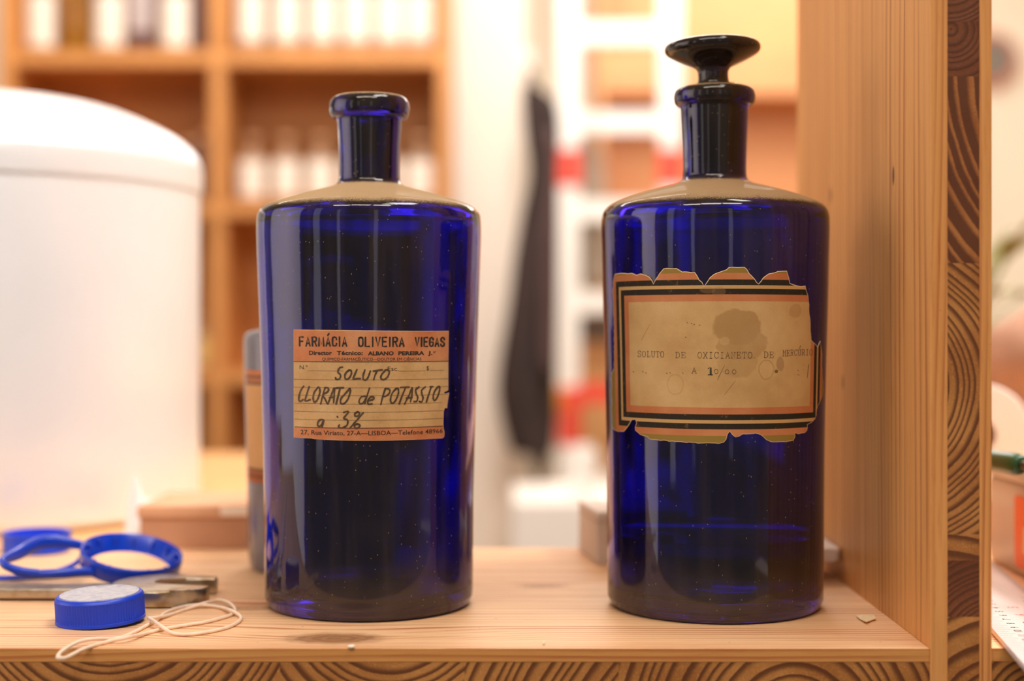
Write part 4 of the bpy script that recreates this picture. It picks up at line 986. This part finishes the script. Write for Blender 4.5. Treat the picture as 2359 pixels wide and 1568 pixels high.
def arc_label(r, z0, z1, a=1.08, n=18):
    bm = bmesh.new(); rows = []
    for rr in (r*1.004, r*1.02):
        rows.append([[bm.verts.new((rr*math.sin(-a+2*a*i/n), -rr*math.cos(-a+2*a*i/n), z)) for i in range(n+1)] for z in (z0, z1)])
    (a0, a1), (b0, b1) = rows
    for i in range(n):
        for q in ((a0[i], a0[i+1], a1[i+1], a1[i]), (b0[i], b0[i+1], b1[i+1], b1[i]), (a0[i], a0[i+1], b0[i+1], b0[i]), (a1[i], a1[i+1], b1[i+1], b1[i])): bm.faces.new(q)
    for i in (0, n): bm.faces.new((a0[i], a1[i], b1[i], b0[i]))
    return bm
def med(x, zi, r, h, gm, lm, label, group, lb0=.14, lb1=.66, y_=None):
    key = (r, h, gm, lm, lb0, lb1); Yb = CY+(y_ if y_ is not None else .075)
    loc = ((x-CX)/F*(Yb-r*.5), Yb, zs_[zi]+.0003)
    if key not in protos:
        t = thing('medicine_bottle', label, 'bottle', loc, group)
        obj('glass_body', med_mesh(r, h, 0), M[gm], t, smooth=True, angle=50)
        if lm: obj('label', arc_label(r, h*lb0, h*lb1*.9), M[lm], t, smooth=True, angle=40)
        obj('stopper', lathe(smooth_prof([(0, h*.90), (r*.34, h*.905), (r*.36, h*.925), (r*.50, h*.94), (r*.52, h*.985), (r*.3, h), (0, h)], 3), 24), M['stopp'], t, smooth=True, angle=50)
        protos[key] = t; return t
    s_ = protos[key]; t = s_.copy(); C.objects.link(t); t.location = loc
    tag(t, label, 'bottle', group)
    for ch in s_.children:
        c_ = ch.copy(); C.objects.link(c_); c_.parent = t
    return t
G1, G2, G3 = 'white labelled bottles on the top shelf', 'white labelled bottles on the middle shelf', 'mixed bottles on the left cabinet shelves'
ORD = ['leftmost', 'second from the left', 'third from the left', 'fourth from the left', 'fifth from the left', 'rightmost']
for k, x in enumerate((576, 660, 742, 820, 897, 968)):
    med(x, 0, .0345, .215, 'clear', 'wl', 'peach white labelled bottle, %s of six on the right top shelf' % ORD[k], G1, .13, .70)
for k, x in enumerate((578, 658, 737, 817, 893, 969)):
    med(x, 1, .0335, .150, 'clear', 'wl', 'stoppered white labelled bottle, %s of the right middle shelf row' % ORD[k], G2, .10, .70)
med(92, 0, .035, .215, 'clear', 'wl', 'white labelled bottle at the left end of the left bay top shelf', G3, .08, .68)
med(168, 0, .034, .190, 'amber', None, 'amber glass bottle without label between two white labelled bottles', G3)
med(250, 0, .035, .215, 'clear', 'wl', 'white labelled bottle between the amber bottle and the grey labelled one', G3, .08, .68)
med(322, 0, .032, .200, 'violet', 'gl', 'dark bottle with grey label on the left bay top shelf', G3, .25, .8)
med(403, 0, .035, .215, 'clear', 'wl', 'white labelled bottle between two dark bottles on the left bay top shelf', G3, .08, .68)
med(463, 0, .024, .190, 'violet', None, 'slim dark violet bottle against the middle divider on the top shelf', G3)
med(434, 1, .032, .140, 'clear', 'yl', 'beige labelled bottle above the drum lid on the middle shelf', G3, .1, .7)
med(466, 1, .022, .150, 'violet', None, 'slim dark bottle beside the divider on the middle shelf', G3, .1, .6, .04)
med(463, 2, .020, .115, 'clear', 'yl', 'small pale yellow labelled bottle on the low shelf beside the drum', G3, .1, .7, .04)

# ------------------------------------------------------------------ far room: coat, ladder, second cabinet
def sect(rows, Y, depth, name, mat, seg=28):
    bm = bmesh.new(); rings = []
    sp = smooth_prof([(y, a, b) for y, a, b in rows], 4)
    for y, a, b in sp:
        c = (P(a, y, Y)+P(b, y, Y))/2; w_ = (P(b, y, Y)-P(a, y, Y)).x/2
        ring = []
        for k in range(seg):
            an = 2*PI*k/seg; fold = 1+.13*math.sin(an*5+y*.004)+.06*math.sin(an*9-y*.007)
            ring.append(bm.verts.new((c.x+w_*math.cos(an)*(1.0+.03*math.sin(y*.02+an)), Y+min(depth, .03+w_*.6)*math.sin(an)*fold, c.z)))
        rings.append(ring)
    for a, b in zip(rings, rings[1:]):
        for k in range(seg): bm.faces.new((a[k], a[(k+1) % seg], b[(k+1) % seg], b[k]))
    bm.faces.new(rings[0]); bm.faces.new(rings[-1][::-1])
    return bm
coat = thing('coat', 'long dark brown coat hanging on a hook left of the ladder', 'coat', (0, 0, 0))
CYY = 3.32
obj('coat_body', sect([(200, 1206, 1236), (216, 1204, 1262), (240, 1205, 1284), (300, 1208, 1292), (400, 1216, 1286), (500, 1200, 1286), (600, 1184, 1286), (700, 1170, 1283), (800, 1156, 1281), (900, 1148, 1284), (980, 1158, 1280), (1030, 1172, 1274), (1042, 1180, 1270)], CYY, .11, 'coat', None), plain('dark_brown_wool', srgb(52, 38, 36), .9, var=.25, scale=9), coat, smooth=True)
obj('belt_end', sect([(990, 1212, 1268), (1040, 1216, 1266), (1080, 1226, 1258), (1108, 1234, 1248)], CYY+.01, .03, 'tail', None), plain('grey_wool_tail', srgb(100, 84, 70), .9, var=.15), coat, smooth=True)
obj('sleeve', sect([(300, 1258, 1284), (500, 1252, 1288), (700, 1246, 1286), (860, 1244, 1282)], CYY-.09, .05, 'sl', None), plain('brown_wool_sleeve', srgb(84, 62, 60), .9, var=.2, scale=9), coat, smooth=True)
hk = P(1222, 200, CYY)
obj('hanging_loop', tube([hk+Vector((0, 0, -.02)), hk+Vector((.0, .03, .03)), Vector((.036, 3.375, hk.z+.056)), hk+Vector((.008, .03, .03)), hk+Vector((.004, 0, -.02))], .003, 8), M['ink'], coat, smooth=True)
M['wpaint'] = plain('white_paint', srgb(250, 244, 238), .5, var=.02)
hkt = thing('coat_hook', 'small white hook on the wall edge holding the dark coat', 'hook', (0, 0, 0))
obj('hook_plate', BOX(.022, .046, 3.462, 3.4695, hk.z+.02, hk.z+.11, bev=.002), M['wpaint'], hkt)
obj('hook_arm', tube([Vector((.034, 3.462, hk.z+.05)), Vector((.036, 3.42, hk.z+.040)), Vector((.036, 3.37, hk.z+.046)), Vector((.036, 3.355, hk.z+.07))], .006, 8), M['wpaint'], hkt, smooth=True)

LY = 4.6
lad = thing('ladder', 'white ladder with red bands leaning before the far orange cabinet', 'ladder', (0, 0, 0))
M['red'] = plain('red_band', srgb(236, 70, 52), .5, var=.05)
def lx(x): return (x-CX)/F*LY
def lz(y): return ZE-(y-HY)/F*LY
r1 = obj('rail', BOX(lx(1288), lx(1334), LY, LY+.03, -.95, 1.45), M['wpaint'], lad)
r2 = obj('rail', BOX(lx(1522), lx(1568), LY, LY+.03, -.95, 1.45), M['wpaint'], lad)
for y in (-130, 75, 280, 483, 695, 905, 1115): obj('rung', BOX(lx(1334), lx(1522), LY+.003, LY+.027, lz(y+23), lz(y-23)), M['red'] if y == 905 else M['wpaint'], lad)
for a_, b_, r_ in ((1286, 1336, r1), (1520, 1570, r2)):
    for y0, y1 in ((342, 428), (892, 1025)):
        o_ = obj('red_band', BOX(lx(a_), lx(b_), LY-.002, LY+.032, lz(y1), lz(y0)), M['red'], r_)
kb = P(1273, 915, LY)
obj('knob', lathe([(0, -.05), (.028, -.05), (.034, -.03), (.034, .02), (.02, .03), (0, .03)], 24, cx=kb.x, cy=LY-.02, cz=kb.z), plain('orange_knob', srgb(226, 150, 60), .5), lad, smooth=True, angle=40)
FY = 5.15
M['cab2'] = plain('bright_orange_pine', srgb(220, 156, 104), .5, var=.08, scale=4)
fc = thing('wall_cabinet', 'bright orange pine cabinet behind the ladder, seen above the stoppered bottle', 'cabinet', (0, 0, 0))
def fx(x): return (x-CX)/F*FY
def fz(y): return ZE-(y-HY)/F*FY
obj('back_panel', BOX(fx(1372), fx(2090), FY+.28, FY+.30, -.95, 1.6), M['cab2'], fc)
for a_, b_ in ((1372, 1392), (2070, 2090)): obj('side_panel', BOX(fx(a_), fx(b_), FY, FY+.28, -.95, 1.6), M['cab2'], fc)
for y0, y1 in ((118, 214), (640, 670), (1010, 1050)): obj('shelf_board', BOX(fx(1392), fx(2070), FY+.02, FY+.28, fz(y1), fz(y0)), M['cab2'], fc)
wb = P(1345, 1085, 3.0)
# white canister and grey crates on a low stand near the ladder foot
stn = thing('stand', 'low white stand between the blue bottles in the far background', 'stand', (0, 0, 0))
sY = 3.0
obj('stand_body', BOX((1180-CX)/F*sY, (1420-CX)/F*sY, sY-.1, sY+.25, -.95, P(0, 1142, sY).z, bev=.004), M['wpaint'], stn)
can = thing('canister', 'blurred white canister standing on the low stand before the ladder', 'canister', (wb.x, sY, P(0, 1142, sY).z+.0003))
hh = 117*sY/F
obj('canister_body', lathe(smooth_prof([(0, 0), (.026, 0), (.029, .003), (.0295, .01), (.0295, hh*.78), (.026, hh*.86), (.020, hh*.88)], 3)+[(0, hh*.88)], 32), M['wpaint'], can, smooth=True, angle=50)
obj('canister_cap', lathe([(0, hh*.88), (.021, hh*.88), (.0205, hh), (0, hh)], 32), M['wpaint'], can, smooth=True, angle=40)
BGY = LY+.13
bag = thing('cloth_bag', 'grey beige cloth bag hanging behind the ladder, left of the stoppered bottle', 'bag', (0, 0, 0))
obj('bag_body', sect([(300, 1338, 1360), (350, 1334, 1384), (480, 1332, 1402), (600, 1332, 1410), (655, 1338, 1404), (662, 1350, 1390)], BGY, .06, 'bag', None), plain('grey_beige_cloth', srgb(160, 142, 124), .9, var=.2, scale=10), bag, smooth=True)
bh = P(1352, 305, BGY)
obj('strap', tube([bh+Vector((-.005, 0, -.02)), bh+Vector((.002, -.06, .06)), Vector((bh.x+.01, LY+.015, lz(255)+.0035)), Vector((bh.x+.012, LY-.006, lz(262))), Vector((bh.x+.02, LY-.006, lz(300)))], .003, 6), plain('strap_grey', srgb(140, 125, 112), .9), bag, smooth=True)
bxY = 4.9
dbx = thing('dark_box', 'dark brown box on a tan carton behind the ladder rails', 'box', (0, 0, 0))
def at(x, y, Y): return P(x, y, Y)
pa, pb = at(1336, 788, bxY), at(1440, 722, bxY)
obj('box_body', BOX(pa.x, pb.x, bxY-.02, bxY+.14, pa.z, pb.z, bev=.004), plain('dark_brown_box', srgb(92, 72, 56), .7, var=.1), dbx)
tcn = thing('carton', 'tall tan carton under the dark box behind the ladder', 'carton', (0, 0, 0))
obj('carton_body', BOX(at(1340, 0, bxY).x, at(1436, 0, bxY).x, bxY-.02, bxY+.14, -.95, pa.z-.0005, bev=.004), plain('tan_carton', srgb(214, 160, 104), .8, var=.06), tcn)
obj('lid_flap', BOX(at(1338, 0, bxY).x, at(1438, 0, bxY).x, bxY-.024, bxY+.0, pa.z-.10, pa.z-.0005), plain('tan_flap', srgb(196, 140, 88), .8), tcn)
